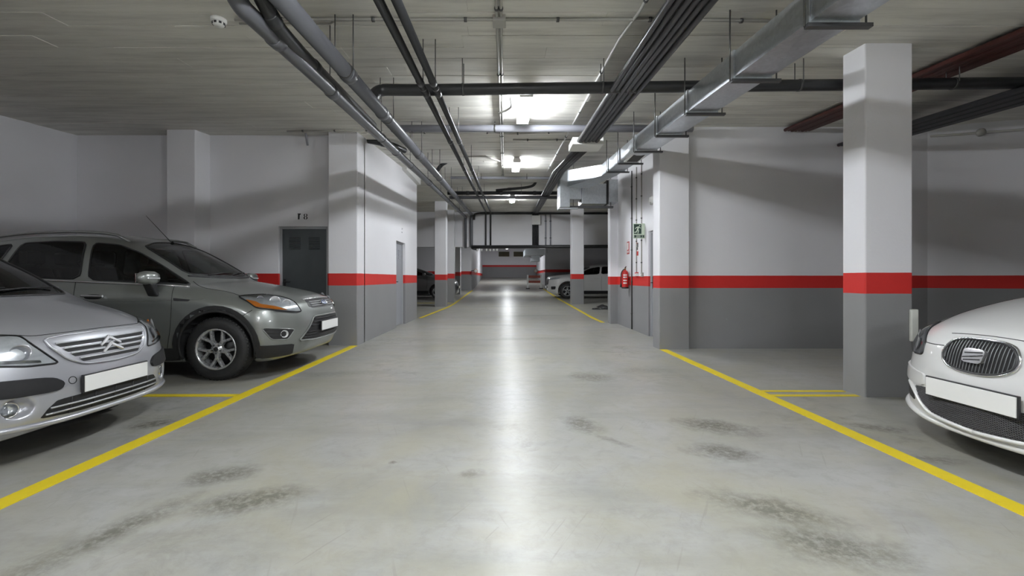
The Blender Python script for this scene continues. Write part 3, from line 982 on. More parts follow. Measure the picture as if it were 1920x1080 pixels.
def surface_nets(D, xs, ys, zs):
    nx, ny, nz = D.shape
    cs = (nx - 1, ny - 1, nz - 1)
    acc = np.zeros((cs[0] * cs[1] * cs[2], 3)); cnt = np.zeros(cs[0] * cs[1] * cs[2])
    S = D < 0
    ed = []
    for ax in range(3):
        sl0 = [slice(None)] * 3; sl1 = [slice(None)] * 3
        sl0[ax] = slice(0, -1); sl1[ax] = slice(1, None)
        A, B = D[tuple(sl0)], D[tuple(sl1)]
        c = S[tuple(sl0)] != S[tuple(sl1)]
        idx = np.argwhere(c)
        a, b = A[c], B[c]
        pos = idx.astype(float); pos[:, ax] += a / (a - b)
        o1, o2 = [k for k in range(3) if k != ax]
        quad = []
        ok = (idx[:, o1] > 0) & (idx[:, o2] > 0) & (idx[:, o1] < cs[o1]) & (idx[:, o2] < cs[o2])
        for d1, d2 in ((1, 1), (0, 1), (0, 0), (1, 0)):
            ci = idx.copy(); ci[:, o1] -= d1; ci[:, o2] -= d2
            v = (ci[:, o1] >= 0) & (ci[:, o2] >= 0) & (ci[:, o1] < cs[o1]) & (ci[:, o2] < cs[o2])
            fl = (ci[:, 0] * cs[1] + ci[:, 1]) * cs[2] + ci[:, 2]
            for q in range(3):
                acc[:, q] += np.bincount(fl[v], pos[v, q], len(cnt))
            cnt += np.bincount(fl[v], minlength=len(cnt))
            quad.append(fl)
        q = np.stack(quad, 1)[ok]
        flip = (a < 0)[ok]
        if ax == 1: flip = ~flip
        q[~flip] = q[~flip][:, ::-1]
        ed.append(q)
    used = cnt > 0
    vid = -np.ones(len(cnt), int); vid[used] = np.arange(used.sum())
    P = acc[used] / cnt[used][:, None]
    V = np.stack([np.interp(P[:, k], np.arange(len(g)), g) for k, g in enumerate((xs, ys, zs))], 1)
    Fq = vid[np.concatenate(ed)]
    # relax: keeps the reflections calm
    for it in range(2):
        s = np.zeros_like(V); n = np.zeros(len(V))
        for i in range(4):
            for j in ((i + 1) % 4, (i + 3) % 4):
                for k in range(3):
                    s[:, k] += np.bincount(Fq[:, i], V[Fq[:, j], k], len(V))
                n += np.bincount(Fq[:, i], minlength=len(V))
        V = V * .45 + .55 * s / np.maximum(n, 1)[:, None]
    return V, Fq


def graded(a, b, fine_to, h0, h1):
    """grid coordinates: step h0 up to fine_to, then growing to h1"""
    g = [a]; h = h0
    while g[-1] < b:
        if g[-1] > fine_to: h = min(h1, h * 1.08)
        g.append(g[-1] + h)
    return np.array(g)


class Car:
    """local axes: +x forward (bumper tip at x=0, u=-x runs back), y to the side, z up"""
    def __init__(self, name, label, loc, rz, spec):
        self.root = tag(empty(name, loc, rz), label, 'car', None)
        self.S = spec
        s = spec
        us = graded(-.06, s['L'] + .06, s.get('fine_to', 1.3), s.get('h', .014), s.get('h1', .03))
        hv = s.get('hv', s.get('h', .014))
        nv = int((s['W'] / 2 + .07) / hv) + 1
        vh = np.arange(nv) * hv
        zs = np.arange(.06, s['H'] + .08, s.get('h', .014))
        U, V, Z = np.meshgrid(us, vh, zs, indexing='ij')
        gx = np.arange(-.6, s['L'] + .5, .008); gz = np.arange(-.2, s['H'] + .3, .008)
        low = poly_sdf(s['low'], gx, gz); gh = poly_sdf(s['gh'], gx, gz)
        vn = V / (s['W'] / 2)
        # plan rounding of nose and tail, crown of bonnet and roof
        nose = s['nose'][0] * np.abs(vn) ** s['nose'][1] + s.get('nose2', 0) * vn ** 2
        fade = np.clip(1 - U / (s['L'] * .55), 0, 1)
        tail = s.get('tail', .16) * np.abs(vn) ** 3
        Ur = U - nose * fade + tail * np.clip(U / s['L'] * 2 - 1, 0, 1)
        d_low = bilin(low, gx, gz, Ur, Z + s['crown'] * vn ** 2)
        wz = np.interp(Z, *zip(*s['side']))
        wu = np.interp(U, *zip(*[(p[0], p[1]) for p in crom(s['plan'], 6)]))
        d_pl = (V - wu * s['W'] / 2 * wz)
        B = smax(d_low, d_pl, s.get('k_low', .12))
        belt = s['belt']
        ghw = np.interp(U, *zip(*s['ghw']))
        d_gw = (V - (ghw - s['tumble'] * (Z - belt) - s.get('tumble2', .25) * np.clip(Z - belt - .25, 0, None) ** 2)) * .95
        Ug = U - s['screen_bow'] * np.abs(vn) ** 2 * np.clip(1 - (U - 1.0) / 2.0, 0, 1) + s.get('tail', .16) * .6 * vn ** 2 * np.clip(U / s['L'] * 2 - 1, 0, 1)
        d_gh = bilin(gh, gx, gz, Ug, Z + s.get('roof_crown', .05) * (V / .6) ** 2)
        G = smax(d_gh, d_gw, s.get('k_gh', .10))
        D = smin(B, G, .035)
        for wu_, wz_, wr_ in s['arches']:
            c = np.sqrt((U - wu_) ** 2 + (Z - wz_) ** 2) - wr_
            c = np.maximum(c, s['W'] / 2 - s.get('arch_depth', .30) - V)
            D = np.maximum(D, -c)
        if 'carve' in s:
            D = s['carve'](D, U, V, Z)
        D = np.concatenate([D[:, :0:-1], D], 1)
        vfull = np.concatenate([-vh[:0:-1], vh])
        X, Fq = surface_nets(D, us, vfull, zs)
        X[:, 0] *= -1
        self.V, self.Fq = X, Fq
        self.bvh = BVHTree.FromPolygons([Vector(p) for p in X], [tuple(f) for f in Fq.tolist()], epsilon=0.0)
        # flip if inward
        t = self.bvh.ray_cast(Vector((-s['L'] / 2, 0, 3)), Vector((0, 0, -1)))
        if t[1] is not None and t[1].z < 0:
            self.Fq = Fq = Fq[:, ::-1]
            self.bvh = BVHTree.FromPolygons([Vector(p) for p in X], [tuple(f) for f in Fq.tolist()], epsilon=0.0)
        self.cutmask = np.zeros(len(Fq), bool)
        self.fc = X[Fq].mean(1)
        e1 = X[Fq[:, 1]] - X[Fq[:, 0]]; e2 = X[Fq[:, 2]] - X[Fq[:, 0]]
        n = np.cross(e1, e2); self.fn = n / np.maximum(np.linalg.norm(n, axis=1), 1e-9)[:, None]

    # -- surface helpers
    def snap(self, p, d=None):
        p = Vector(p)
        if d is not None:
            d = Vector(d)
            h = self.bvh.ray_cast(p + d * .8, -d, 2.0)
            if h[0] is not None: return h[0], h[1]
        h = self.bvh.find_nearest(p)
        return h[0], h[1]

    def outline(self, pts, d, rnd=.22, it=2):
        d = Vector(d).normalized()
        e1 = d.cross(Vector((0, 0, 1)))
        if e1.length < .1: e1 = Vector((0, 1, 0))
        e1.normalize(); e2 = d.cross(e1).normalized()
        q = [(Vector(p).dot(e1), Vector(p).dot(e2)) for p in pts]
        for _ in range(it if rnd > 0 else 0):
            o = []
            for i, a in enumerate(q):
                b = q[(i + 1) % len(q)]
                o += [(a[0] + (b[0] - a[0]) * rnd, a[1] + (b[1] - a[1]) * rnd), (b[0] + (a[0] - b[0]) * rnd, b[1] + (a[1] - b[1]) * rnd)]
            q = o
        return q, e1, e2, d

    def patch(self, name, pts, d, m, off=.004, rnd=.2, it=2, res=.03, parent=None, cut=False, sink=.02, scale=1.0, smooth=True, ctol=.3, cn=.4):
        """a panel lying on the body: outline given by local points, seen along d"""
        q, e1, e2, d = self.outline(pts, d, rnd, it)
        if scale != 1.0:
            cx = sum(a for a, b in q) / len(q); cy = sum(b for a, b in q) / len(q)
            q = [(cx + (a - cx) * scale, cy + (b - cy) * scale) for a, b in q]
        c0 = sum((Vector(p) for p in pts), Vector()) / len(pts)
        dep = c0.dot(d)
        if cut: self.cut(q, e1, e2, d, dep, ctol, cn)
        bm = bmesh.new()
        vs = [bm.verts.new((a, b, 0)) for a, b in q]
        f = bm.faces.new(vs)
        bmesh.ops.triangulate(bm, faces=[f], ngon_method='EAR_CLIP')
        for ax in (0, 1):
            lo = min(a[ax] for a in q); hi = max(a[ax] for a in q)
            n = int((hi - lo) / res)
            for k in range(1, n + 1):
                co = [0, 0, 0]; no = [0, 0, 0]
                co[ax] = lo + (hi - lo) * k / (n + 1); no[ax] = 1
                bmesh.ops.bisect_plane(bm, geom=bm.verts[:] + bm.edges[:] + bm.faces[:], plane_co=co, plane_no=no, dist=1e-6)
        bmesh.ops.remove_doubles(bm, verts=bm.verts[:], dist=1e-5)
        for v in bm.verts:
            p = e1 * v.co.x + e2 * v.co.y + d * dep
            h, n = self.snap(p, d)
            if (h - p).length > .6:
                h = p; n = d
            v.co = h + (n * .5 + d * .5) * off
        be = [e for e in bm.edges if len(e.link_faces) == 1]
        g = bmesh.ops.extrude_edge_only(bm, edges=be)
        for v in [x for x in g['geom'] if isinstance(x, bmesh.types.BMVert)]:
            v.co -= d * (off + sink)
        bmesh.ops.recalc_face_normals(bm, faces=bm.faces[:])
        fs = [f for f in bm.faces]
        if sum(f.normal.dot(d) * f.calc_area() for f in fs) < 0:
            bmesh.ops.reverse_faces(bm, faces=fs)
        me = bpy.data.meshes.new(name); bm.to_mesh(me); bm.free()
        if smooth:
            me.polygons.foreach_set('use_smooth', [True] * len(me.polygons))
            me.update()
            for e in me.edges: pass
            try: me.set_sharp_from_angle(angle=math.radians(50))
            except Exception: pass
        return mesh_obj(name, me, m, parent or self.root)

    def cut(self, q, e1, e2, d, dep, ctol, cn):
        """open the shell under a pane"""
        x = self.fc @ np.array(e1); y = self.fc @ np.array(e2); w = self.fc @ np.array(d)
        P = np.array(q); ins = np.zeros(len(x), bool)
        for (ax, ay), (bx, by) in zip(P, np.roll(P, -1, 0)):
            c = ((ay > y) != (by > y)) & (x < (bx - ax) * (y - ay) / ((by - ay) if abs(by - ay) > 1e-9 else 1e-9) + ax)
            ins ^= c
        ok = ins & (self.fn @ np.array(d) > cn) & (np.abs(w - dep) < ctol)
        self.cutmask |= ok

    def strip(self, name, pts, r, m, d=None, off=0.0, n=6, parent=None, closed=False, dense=.03, smoothing=True, flat=None):
        """a bead, seam or trim following the body surface"""
        P = [Vector(p) for p in pts]
        if smoothing and len(P) > 2:
            P = [Vector(p) for p in crom([tuple(p) for p in P], 6, closed)]
        Q = []
        rng_ = range(len(P)) if closed else range(len(P) - 1)
        for i in rng_:
            a, b = P[i], P[(i + 1) % len(P)]
            k = max(1, int((b - a).length / dense))
            Q += [a.lerp(b, t / k) for t in range(k)]
        if not closed: Q.append(P[-1])
        out = []
        for p in Q:
            h, nn_ = self.snap(p, d)
            out.append(h + nn_ * off)
        return MB().tube(out, r, n, closed=closed).build(name, m, parent or self.root)

    def loop(self, name, pts, d, r, m, rnd=.2, it=2, off=0.0, parent=None, scale=1.0):
        """a bead round an outline"""
        q, e1, e2, d = self.outline(pts, d, rnd, it)
        if scale != 1.0:
            cx = sum(a for a, b in q) / len(q); cy = sum(b for a, b in q) / len(q)
            q = [(cx + (a - cx) * scale, cy + (b - cy) * scale) for a, b in q]
        c0 = sum((Vector(p) for p in pts), Vector()) / len(pts)
        Q = []
        for i in range(len(q)):
            a, b = q[i], q[(i + 1) % len(q)]
            k = max(1, int(math.hypot(b[0] - a[0], b[1] - a[1]) / .03))
            Q += [(a[0] + (b[0] - a[0]) * t / k, a[1] + (b[1] - a[1]) * t / k) for t in range(k)]
        out = []
        for a, b in Q:
            p = e1 * a + e2 * b + d * c0.dot(d)
            h, n = self.snap(p, d)
            out.append(h + n * off)
        return MB().tube(out, r, 6, closed=True).build(name, m, parent or self.root)

    def finish(self, m):
        """link the shell, opened where panes were set"""
        keep = ~self.cutmask
        me = bpy.data.meshes.new('body')
        F_ = self.Fq[keep]
        me.from_pydata(self.V.tolist(), [], F_.tolist())
        me.polygons.foreach_set('use_smooth', [True] * len(F_))
        me.update()
        bm = bmesh.new(); bm.from_mesh(me)
        bmesh.ops.delete(bm, geom=[v for v in bm.verts if not v.link_faces], context='VERTS')
        bm.to_mesh(me); bm.free()
        return mesh_obj('body', me, m, self.root)


def mir(pts):
    return [(p[0], -p[1], p[2]) for p in pts]


M_TYRE = mat('tyre_rubber', (.022, .022, .023), .62, var=.2, scale=30, bump=.2)
M_ALLOY = mat('alloy_wheel', (.55, .56, .57), .28, metal=.6, var=.06)
M_ALLOYD = mat('dark_alloy', (.05, .05, .052), .4, metal=.5)
M_TRIM = mat('black_trim', (.020, .020, .022), .42, var=.2, scale=40)
M_TRIM2 = mat('black_bumper_rubber', (.020, .020, .022), .55, var=.15, scale=40, spec=.25)
M_BADGE = mat('bright_metal', (.74, .74, .76), .2, metal=.85, var=.03)
M_CLAD = mat('dark_grey_cladding', (.030, .030, .031), .55, var=.15, scale=40, bump=.1, spec=.25)
M_CHROME = mat('chrome', (.75, .76, .78), .09, metal=1.0, var=.02)
M_PLATE = mat('blank_plate', (.78, .78, .77), .35, var=.02)
M_GLASS = glass_mat('tinted_glass', (.16, .19, .185))
M_SCREEN = glass_mat('windscreen_glass', (.50, .57, .55))
M_LENS = glass_mat('headlight_lens', (.93, .95, .96), gl=1.2)
M_REFL = mat('headlight_reflector', (.74, .75, .77), .16, metal=.35, var=.25, scale=25)
M_REFLD = mat('headlight_dark_bowl', (.42, .42, .45), .2, metal=.4, var=.3, scale=25)
M_AMBER = mat('amber_lens', (.85, .24, .02), .2, coat=.8, var=.15)
M_SEAM = mat('panel_gap', (.012, .012, .013), .7)
M_SEAT = mat('seat_fabric', (.05, .05, .055), .8, var=.2)
M_CABIN = mat('cabin_plastic', (.03, .03, .032), .65)


def wheel(car, u, y, r, width, rim_r, style, side, m_alloy=M_ALLOY):
    """wheel > tyre, rim, spokes, hub; side is -1 for the y<0 flank"""
    w = empty('wheel', (-u, y, r), 0, car.root)
    if side > 0: w.rotation_euler = (0, 0, math.pi)
    h = width / 2
    # local outer face is -y
    prof = [(rim_r, -h + .012), (rim_r + .012, -h + .004), (r - .055, -h - .004), (r - .022, -h + .012), (r - .006, -h + .035), (r, -h + .06), (r, h - .06), (r - .02, h - .012), (rim_r, h)]
    t = MB().lathe(prof, 'y', 56).build('tyre', M_TYRE, w)
    mb = MB()
    for k in range(56):       # shoulder tread blocks
        a = 2 * math.pi * k / 56
        c, s_ = math.cos(a), math.sin(a)
        for yy in (-h + .045,):
            e = Vector((c, 0, s_)); g = Vector((-s_, 0, c))
            p = e * (r - .012) + Vector((0, yy, 0))
            mb.hexa([p - g * .011 + Vector((0, -.022, -0)), p + g * .011 + Vector((0, -.022, 0)), p + g * .011 + Vector((0, .02, 0)), p - g * .011 + Vector((0, .02, 0)),
                     p + e * .012 - g * .010 + Vector((0, -.012, 0)), p + e * .012 + g * .010 + Vector((0, -.012, 0)), p + e * .014 + g * .010 + Vector((0, .02, 0)), p + e * .014 - g * .010 + Vector((0, .02, 0))])
    mb.build('tread', M_TYRE, t)
    MB().lathe([(rim_r + .004, -h + .006), (rim_r + .006, -h - .002), (rim_r - .010, -h), (rim_r - .018, -h + .03), (rim_r - .03, h - .02), (rim_r, h - .01)], 'y', 56).build('rim', m_alloy, w)
    MB().lathe([(0, .01), (rim_r - .05, .01), (rim_r - .05, .02), (0, .02)], 'y', 40).build('brake_disc', M_ALLOYD, w)
    MB().lathe([(0, .015), (rim_r - .02, .03), (rim_r - .02, .05), (0, .05)], 'y', 40).build('brake_shield', M_BLACK, w)
    yo = -h + .012
    def spoke(a0, a1, r0, r1, w0, w1, dep0, dep1):
        e0 = Vector((math.cos(a0), 0, math.sin(a0))); e1 = Vector((math.cos(a1), 0, math.sin(a1)))
        A, B = e0 * r0, e1 * r1
        t_ = (B - A).normalized(); g = Vector((-t_.z, 0, t_.x))
        P_ = []
        for dd in (.045, 0):
            for q, wd, dp in ((A, w0, dep0), (B, w1, dep1)):
                k = .7 if dd == 0 else 1.0
                P_.append([q - g * wd * k + Vector((0, yo + dp + dd, 0)), q + g * wd * k + Vector((0, yo + dp + dd, 0))])
        (a, b, c, d_) = P_
        return MB().hexa([a[0], a[1], b[1], b[0], c[0], c[1], d_[1], d_[0]]).build('spoke', m_alloy, w, bevel=.004)
    n = 5
    for k in range(n):
        a = math.pi / 2 + 2 * math.pi * k / n + (.0 if style != 'y' else .63)
        if style == 'y':
            spoke(a, a, .04, rim_r * .52, .030, .024, .006, .004)
            for s_ in (-1, 1):
                spoke(a + s_ * .05, a + s_ * .33, rim_r * .46, rim_r - .006, .017, .016, .004, .0)
        else:
            for s_ in (-1, 1):
                spoke(a + s_ * .35, a + s_ * .14, .045, rim_r - .006, .016, .014, .008, .0)
    MB().lathe([(0, yo - .004), (.030, yo - .004), (.036, yo + .004), (.062, yo + .008), (.066, yo + .05), (0, yo + .05)], 'y', 32).build('hub', m_alloy, w)
    MB().lathe([(0, yo - .008), (.022, yo - .007), (.028, yo - .003), (.028, yo + .01)], 'y', 24).build('hub_cap', M_ALLOYD, w)
    for k in range(5):
        a = math.pi / 2 + 2 * math.pi * (k + .5) / 5
        MB().lathe([(0, -.012), (.008, -.010), (.010, .02), (0, .02)], 'y', 8, c=(.048 * math.cos(a), yo + .004, .048 * math.sin(a))).build('wheel_nut', M_ALLOYD, w)
    return w


def cabin(car, floor_z, u_dash, z_dash, halfw, u_back):
    """dashboard, steering wheel and seats behind the glass"""
    R_ = car.root
    MB().box((-u_back, -halfw, floor_z), (-u_dash, halfw, floor_z + .04)).build('cabin_floor', M_CABIN, R_)
    MB().prism([(-u_dash + .25, floor_z), (-u_dash + .28, z_dash - .10), (-u_dash + .02, z_dash), (-u_dash - .28, z_dash - .02), (-u_dash - .34, z_dash - .22), (-u_dash - .2, floor_z)], 'y', -halfw, halfw).build('dashboard', M_CABIN, R_, bevel=.02)
    ring = [Vector((-u_dash - .52 + .05 * math.sin(a), .36 + .18 * math.cos(a), z_dash - .04 + .17 * math.sin(a))) for a in [2 * math.pi * k / 20 for k in range(20)]]
    MB().tube(ring, .015, 8, closed=True).build('steering_wheel', M_CABIN, R_)
    for u, ysv in ((u_dash + .95, (-.37, .37)), (u_dash + 1.75, (-.42, 0, .42))):
        for y in ysv:
            MB().box((-u - .1, y - .23, floor_z + .05), (-u + .42, y + .23, floor_z + .30)).build('seat_cushion', M_SEAT, R_, bevel=.05, seg=3)
            MB().hexa([(-u - .12, y - .22, floor_z + .25), (-u + .04, y - .22, floor_z + .25), (-u + .04, y + .22, floor_z + .25), (-u - .12, y + .22, floor_z + .25),
                       (-u - .28, y - .18, floor_z + .85), (-u - .18, y - .18, floor_z + .85), (-u - .18, y + .18, floor_z + .85), (-u - .28, y + .18, floor_z + .85)]).build('seat_back', M_SEAT, R_, bevel=.04, seg=3)
            MB().box((-u - .30, y - .12, floor_z + .88), (-u - .19, y + .12, floor_z + 1.04)).build('head_rest', M_SEAT, R_, bevel=.03, seg=3)


def blank_plate(car, y0, y1, z0, z1, x, tilt=0.0, rz=0.0):
    r = empty('number_plate', (x, (y0 + y1) / 2, (z0 + z1) / 2), rz, car.root)
    w, h = (y1 - y0) / 2, (z1 - z0) / 2
    MB().box((-.012, -w - .008, -h - .008), (.004, w + .008, h + .008)).build('plate_holder', M_TRIM, r, bevel=.003)
    MB().box((.002, -w, -h), (.010, w, h)).build('plate', M_PLATE, r, bevel=.002)
    r.rotation_euler = (0, tilt, rz)
    return r
# ------------------------------------------------------------------ body shapes
SUV = dict(L=4.43, W=1.842, H=1.70, h=.014, h1=.022, fine_to=1.6,
    low=crom([(.20, .235), (.09, .27), (.02, .40), (0, .53), (.012, .66), (.05, .78), (.12, .875), (.32, .955), (.65, 1.025), (1.0, 1.085), (1.3, 1.12)], 6) +
        [(3.9, 1.14)] + crom([(4.15, 1.12), (4.36, 1.0), (4.43, .75), (4.42, .5), (4.3, .32), (4.1, .25)], 6) + [(3.9, .24), (.4, .23)],
    gh=[(.95, .95), (1.02, 1.03)] + crom([(1.12, 1.10), (1.55, 1.355), (1.95, 1.555), (2.25, 1.645), (2.7, 1.68), (3.4, 1.655), (3.9, 1.575), (4.15, 1.50), (4.30, 1.25), (4.36, 1.05)], 6) + [(4.3, .9)],
    nose=(.40, 3.2), nose2=.07, crown=.075, k_low=.13,
    side=[(.1, .90), (.25, .945), (.45, .985), (.65, 1.0), (.85, .992), (1.0, .965), (1.12, .93), (1.3, .85)],
    plan=[(-.1, .86), (.15, .93), (.45, .975), (.9, 1.0), (1.5, 1.0), (3.4, 1.0), (4.0, .98), (4.5, .90)],
    belt=1.08, ghw=[(.8, .80), (1.2, .835), (2.0, .86), (3.2, .85), (4.0, .78), (4.4, .70)], tumble=.30, tumble2=.55, screen_bow=.22,
    arches=[(.885, .36, .405), (3.575, .36, .405)])
HATCH = dict(L=3.85, W=1.667, H=1.53, h=.012, h1=.03, fine_to=1.1,
    low=crom([(.20, .215), (.08, .235), (.02, .31), (0, .43), (.012, .54), (.045, .66), (.09, .755), (.15, .805), (.35, .89), (.62, .965), (.9, 1.02), (1.2, 1.05)], 6) +
        [(3.3, 1.03)] + crom([(3.6, 1.0), (3.78, .85), (3.84, .6), (3.8, .38), (3.6, .24)], 6) + [(3.4, .2), (.4, .17)],
    gh=[(.58, .88), (.66, .94)] + crom([(.76, 1.005), (1.17, 1.225), (1.6, 1.42), (2.0, 1.51), (2.5, 1.515), (3.1, 1.44), (3.5, 1.3), (3.72, 1.0)], 6) + [(3.7, .9)],
    nose=(.28, 4.0), nose2=.10, crown=.075, k_low=.12,
    side=[(.1, .93), (.2, .955), (.4, .99), (.6, 1.0), (.8, .985), (.95, .955), (1.1, .91), (1.3, .85)],
    plan=[(-.1, .88), (.15, .935), (.45, .98), (.8, 1.0), (1.5, 1.0), (3.0, 1.0), (3.5, .97), (3.95, .88)],
    belt=1.0, ghw=[(.6, .72), (1.0, .76), (1.8, .78), (2.8, .76), (3.7, .66)], tumble=.30, tumble2=.5, screen_bow=.14,
    arches=[(.78, .30, .335), (3.24, .30, .335)])
COUPE = dict(L=4.32, W=1.768, H=1.47, h=.012, h1=.03, fine_to=1.2,
    low=crom([(.16, .165), (.06, .18), (.01, .26), (0, .38), (.005, .50), (.025, .60), (.06, .71), (.12, .785), (.22, .84), (.45, .925), (.8, 1.01), (1.1, 1.055), (1.35, 1.07)], 6) +
        [(3.7, 1.04)] + crom([(4.0, 1.0), (4.25, .85), (4.32, .6), (4.28, .38), (4.1, .24)], 6) + [(3.9, .2), (.4, .17)],
    gh=[(.95, .95), (1.02, 1.0)] + crom([(1.12, 1.06), (1.5, 1.22), (1.95, 1.375), (2.3, 1.45), (2.7, 1.46), (3.3, 1.41), (3.8, 1.28), (4.2, 1.02)], 6) + [(4.15, .9)],
    nose=(.34, 3.0), nose2=.20, crown=.085, k_low=.12,
    side=[(.1, .93), (.2, .955), (.4, .99), (.6, 1.0), (.8, .985), (.95, .955), (1.1, .91), (1.3, .85)],
    plan=[(-.1, .88), (.15, .93), (.45, .975), (.9, 1.0), (1.5, 1.0), (3.4, 1.0), (3.9, .97), (4.4, .88)],
    belt=.98, ghw=[(.8, .76), (1.2, .80), (2.0, .82), (3.2, .80), (4.2, .68)], tumble=.30, tumble2=.5, screen_bow=.25,
    arches=[(.90, .31, .345), (3.48, .31, .345)])

M_SILVER = paint_mat('silver_paint', (.50, .51, .55), rough=.33)
M_SILVERD = paint_mat('grey_green_metallic_paint', (.275, .29, .278), rough=.33)
M_WHITEP = paint_mat('white_paint', (.80, .80, .79), flake=.1, rough=.3, metal=0.0)
# ------------------------------------------------------------------ the cars
def both(fn):
    """run a builder for the y<0 flank and the mirrored one"""
    for s in (1, -1):
        fn(lambda pts: [(p[0], p[1] * s, p[2]) for p in pts], s)


def wipers(car, pts_list):
    for a, b in pts_list:
        pa, na = car.snap(a); pb, nb = car.snap(b)
        MB().tube([pa + na * .022, pa.lerp(pb, .5) + na * .03, pb + nb * .018], .007, 6).build('wiper', M_TRIM, car.root)


def windows(car, screen, sides, rear, d_screen=(.8, 0, .6)):
    """windscreen, side windows per flank and rear window, each pane with a black surround"""
    full = screen + [(p[0], -p[1], p[2]) for p in reversed(screen) if abs(p[1]) > 1e-6]
    fr = car.loop('screen_surround', full, d_screen, .011, M_TRIM, rnd=.12, off=.001)
    car.patch('windscreen', full, d_screen, M_SCREEN, off=.003, rnd=.12, cut=True, sink=.006, res=.05)
    for pts in sides:
        def f(mm, s):
            q = mm(pts)
            car.loop('window_surround', q, (0, -s, .28), .010, M_TRIM, rnd=.10, off=.001)
            car.patch('side_window', q, (0, -s, .28), M_GLASS, off=.003, rnd=.10, cut=True, sink=.006, res=.05, ctol=.16, cn=.6)
        both(f)
    full = rear + [(p[0], -p[1], p[2]) for p in reversed(rear) if abs(p[1]) > 1e-6]
    car.patch('rear_window', full, (-.9, 0, .4), M_GLASS, off=.004, rnd=.12, cut=True, sink=.006, res=.06)


def arc(u, z, r, a0, a1, y, n=20):
    return [(-u + r * math.cos(a0 + (a1 - a0) * k / n), y, z + r * math.sin(a0 + (a1 - a0) * k / n)) for k in range(n + 1)]


def bowl(car, parent, p, d, r, m=M_REFL, bulb=True, ring=M_CHROME):
    """round reflector with a rim, set in a lamp"""
    h, n = car.snap(p, d)
    d = Vector(d).normalized()
    rot = d.to_track_quat('Z', 'Y').to_euler()
    o = MB().lathe([(r, .006), (r * .93, .008), (r * .85, .003), (r * .6, -.004), (r * .25, -.006), (0, -.006)], 'z', 24).build('lamp_bowl', m, parent)
    o.location = h + d * .004; o.rotation_euler = rot
    return o


def rear_lights(car, u, y, z):
    m = mat('red_tail_lens', (.45, .01, .01), .2, coat=.8)
    both(lambda mm, s: car.patch('tail_light', mm([(-u, -y + .02, z - .12), (-u + .12, -y - .06, z - .10), (-u + .14, -y - .06, z + .12), (-u, -y + .05, z + .12)]), (-.6, -.8 * s, 0), m, off=.006, res=.06))


# ---- dark silver SUV
kuga = Car('car', 'dark silver crossover car with roof rails parked in front of the metal door', (-2.29, 5.88, 0), 0, SUV)
K = kuga
windows(K, [(-1.205, 0, 1.152), (-1.27, -.30, 1.155), (-1.44, -.60, 1.165), (-1.96, -.535, 1.505), (-2.02, -.3, 1.565), (-2.03, 0, 1.585)],
        [[(-2.40, -.69, 1.535), (-2.12, -.68, 1.512), (-1.88, -.68, 1.42), (-1.60, -.70, 1.265), (-1.25, -.77, 1.055), (-1.70, -.85, 1.085), (-2.33, -.845, 1.115)],
         [(-2.49, -.68, 1.545), (-2.85, -.68, 1.555), (-3.22, -.68, 1.53), (-3.34, -.82, 1.20), (-3.20, -.83, 1.155), (-2.43, -.84, 1.12)],
         [(-3.33, -.66, 1.52), (-3.75, -.62, 1.45), (-3.92, -.66, 1.33), (-3.80, -.75, 1.22), (-3.45, -.80, 1.20)]],
        [(-4.20, 0, 1.46), (-4.18, -.45, 1.44), (-4.26, -.55, 1.16), (-4.32, 0, 1.16)])
K.strip('waist_moulding', [(-1.24, -.80, 1.035), (-1.70, -.86, 1.06), (-2.40, -.87, 1.095), (-3.2, -.85, 1.135), (-3.8, -.80, 1.18)], .010, M_BADGE, (0, -1, .2), .004)
K.strip('waist_moulding', mir([(-1.24, -.80, 1.035), (-1.70, -.86, 1.06), (-2.40, -.87, 1.095), (-3.2, -.85, 1.135), (-3.8, -.80, 1.18)]), .010, M_BADGE, (0, 1, .2), .004)


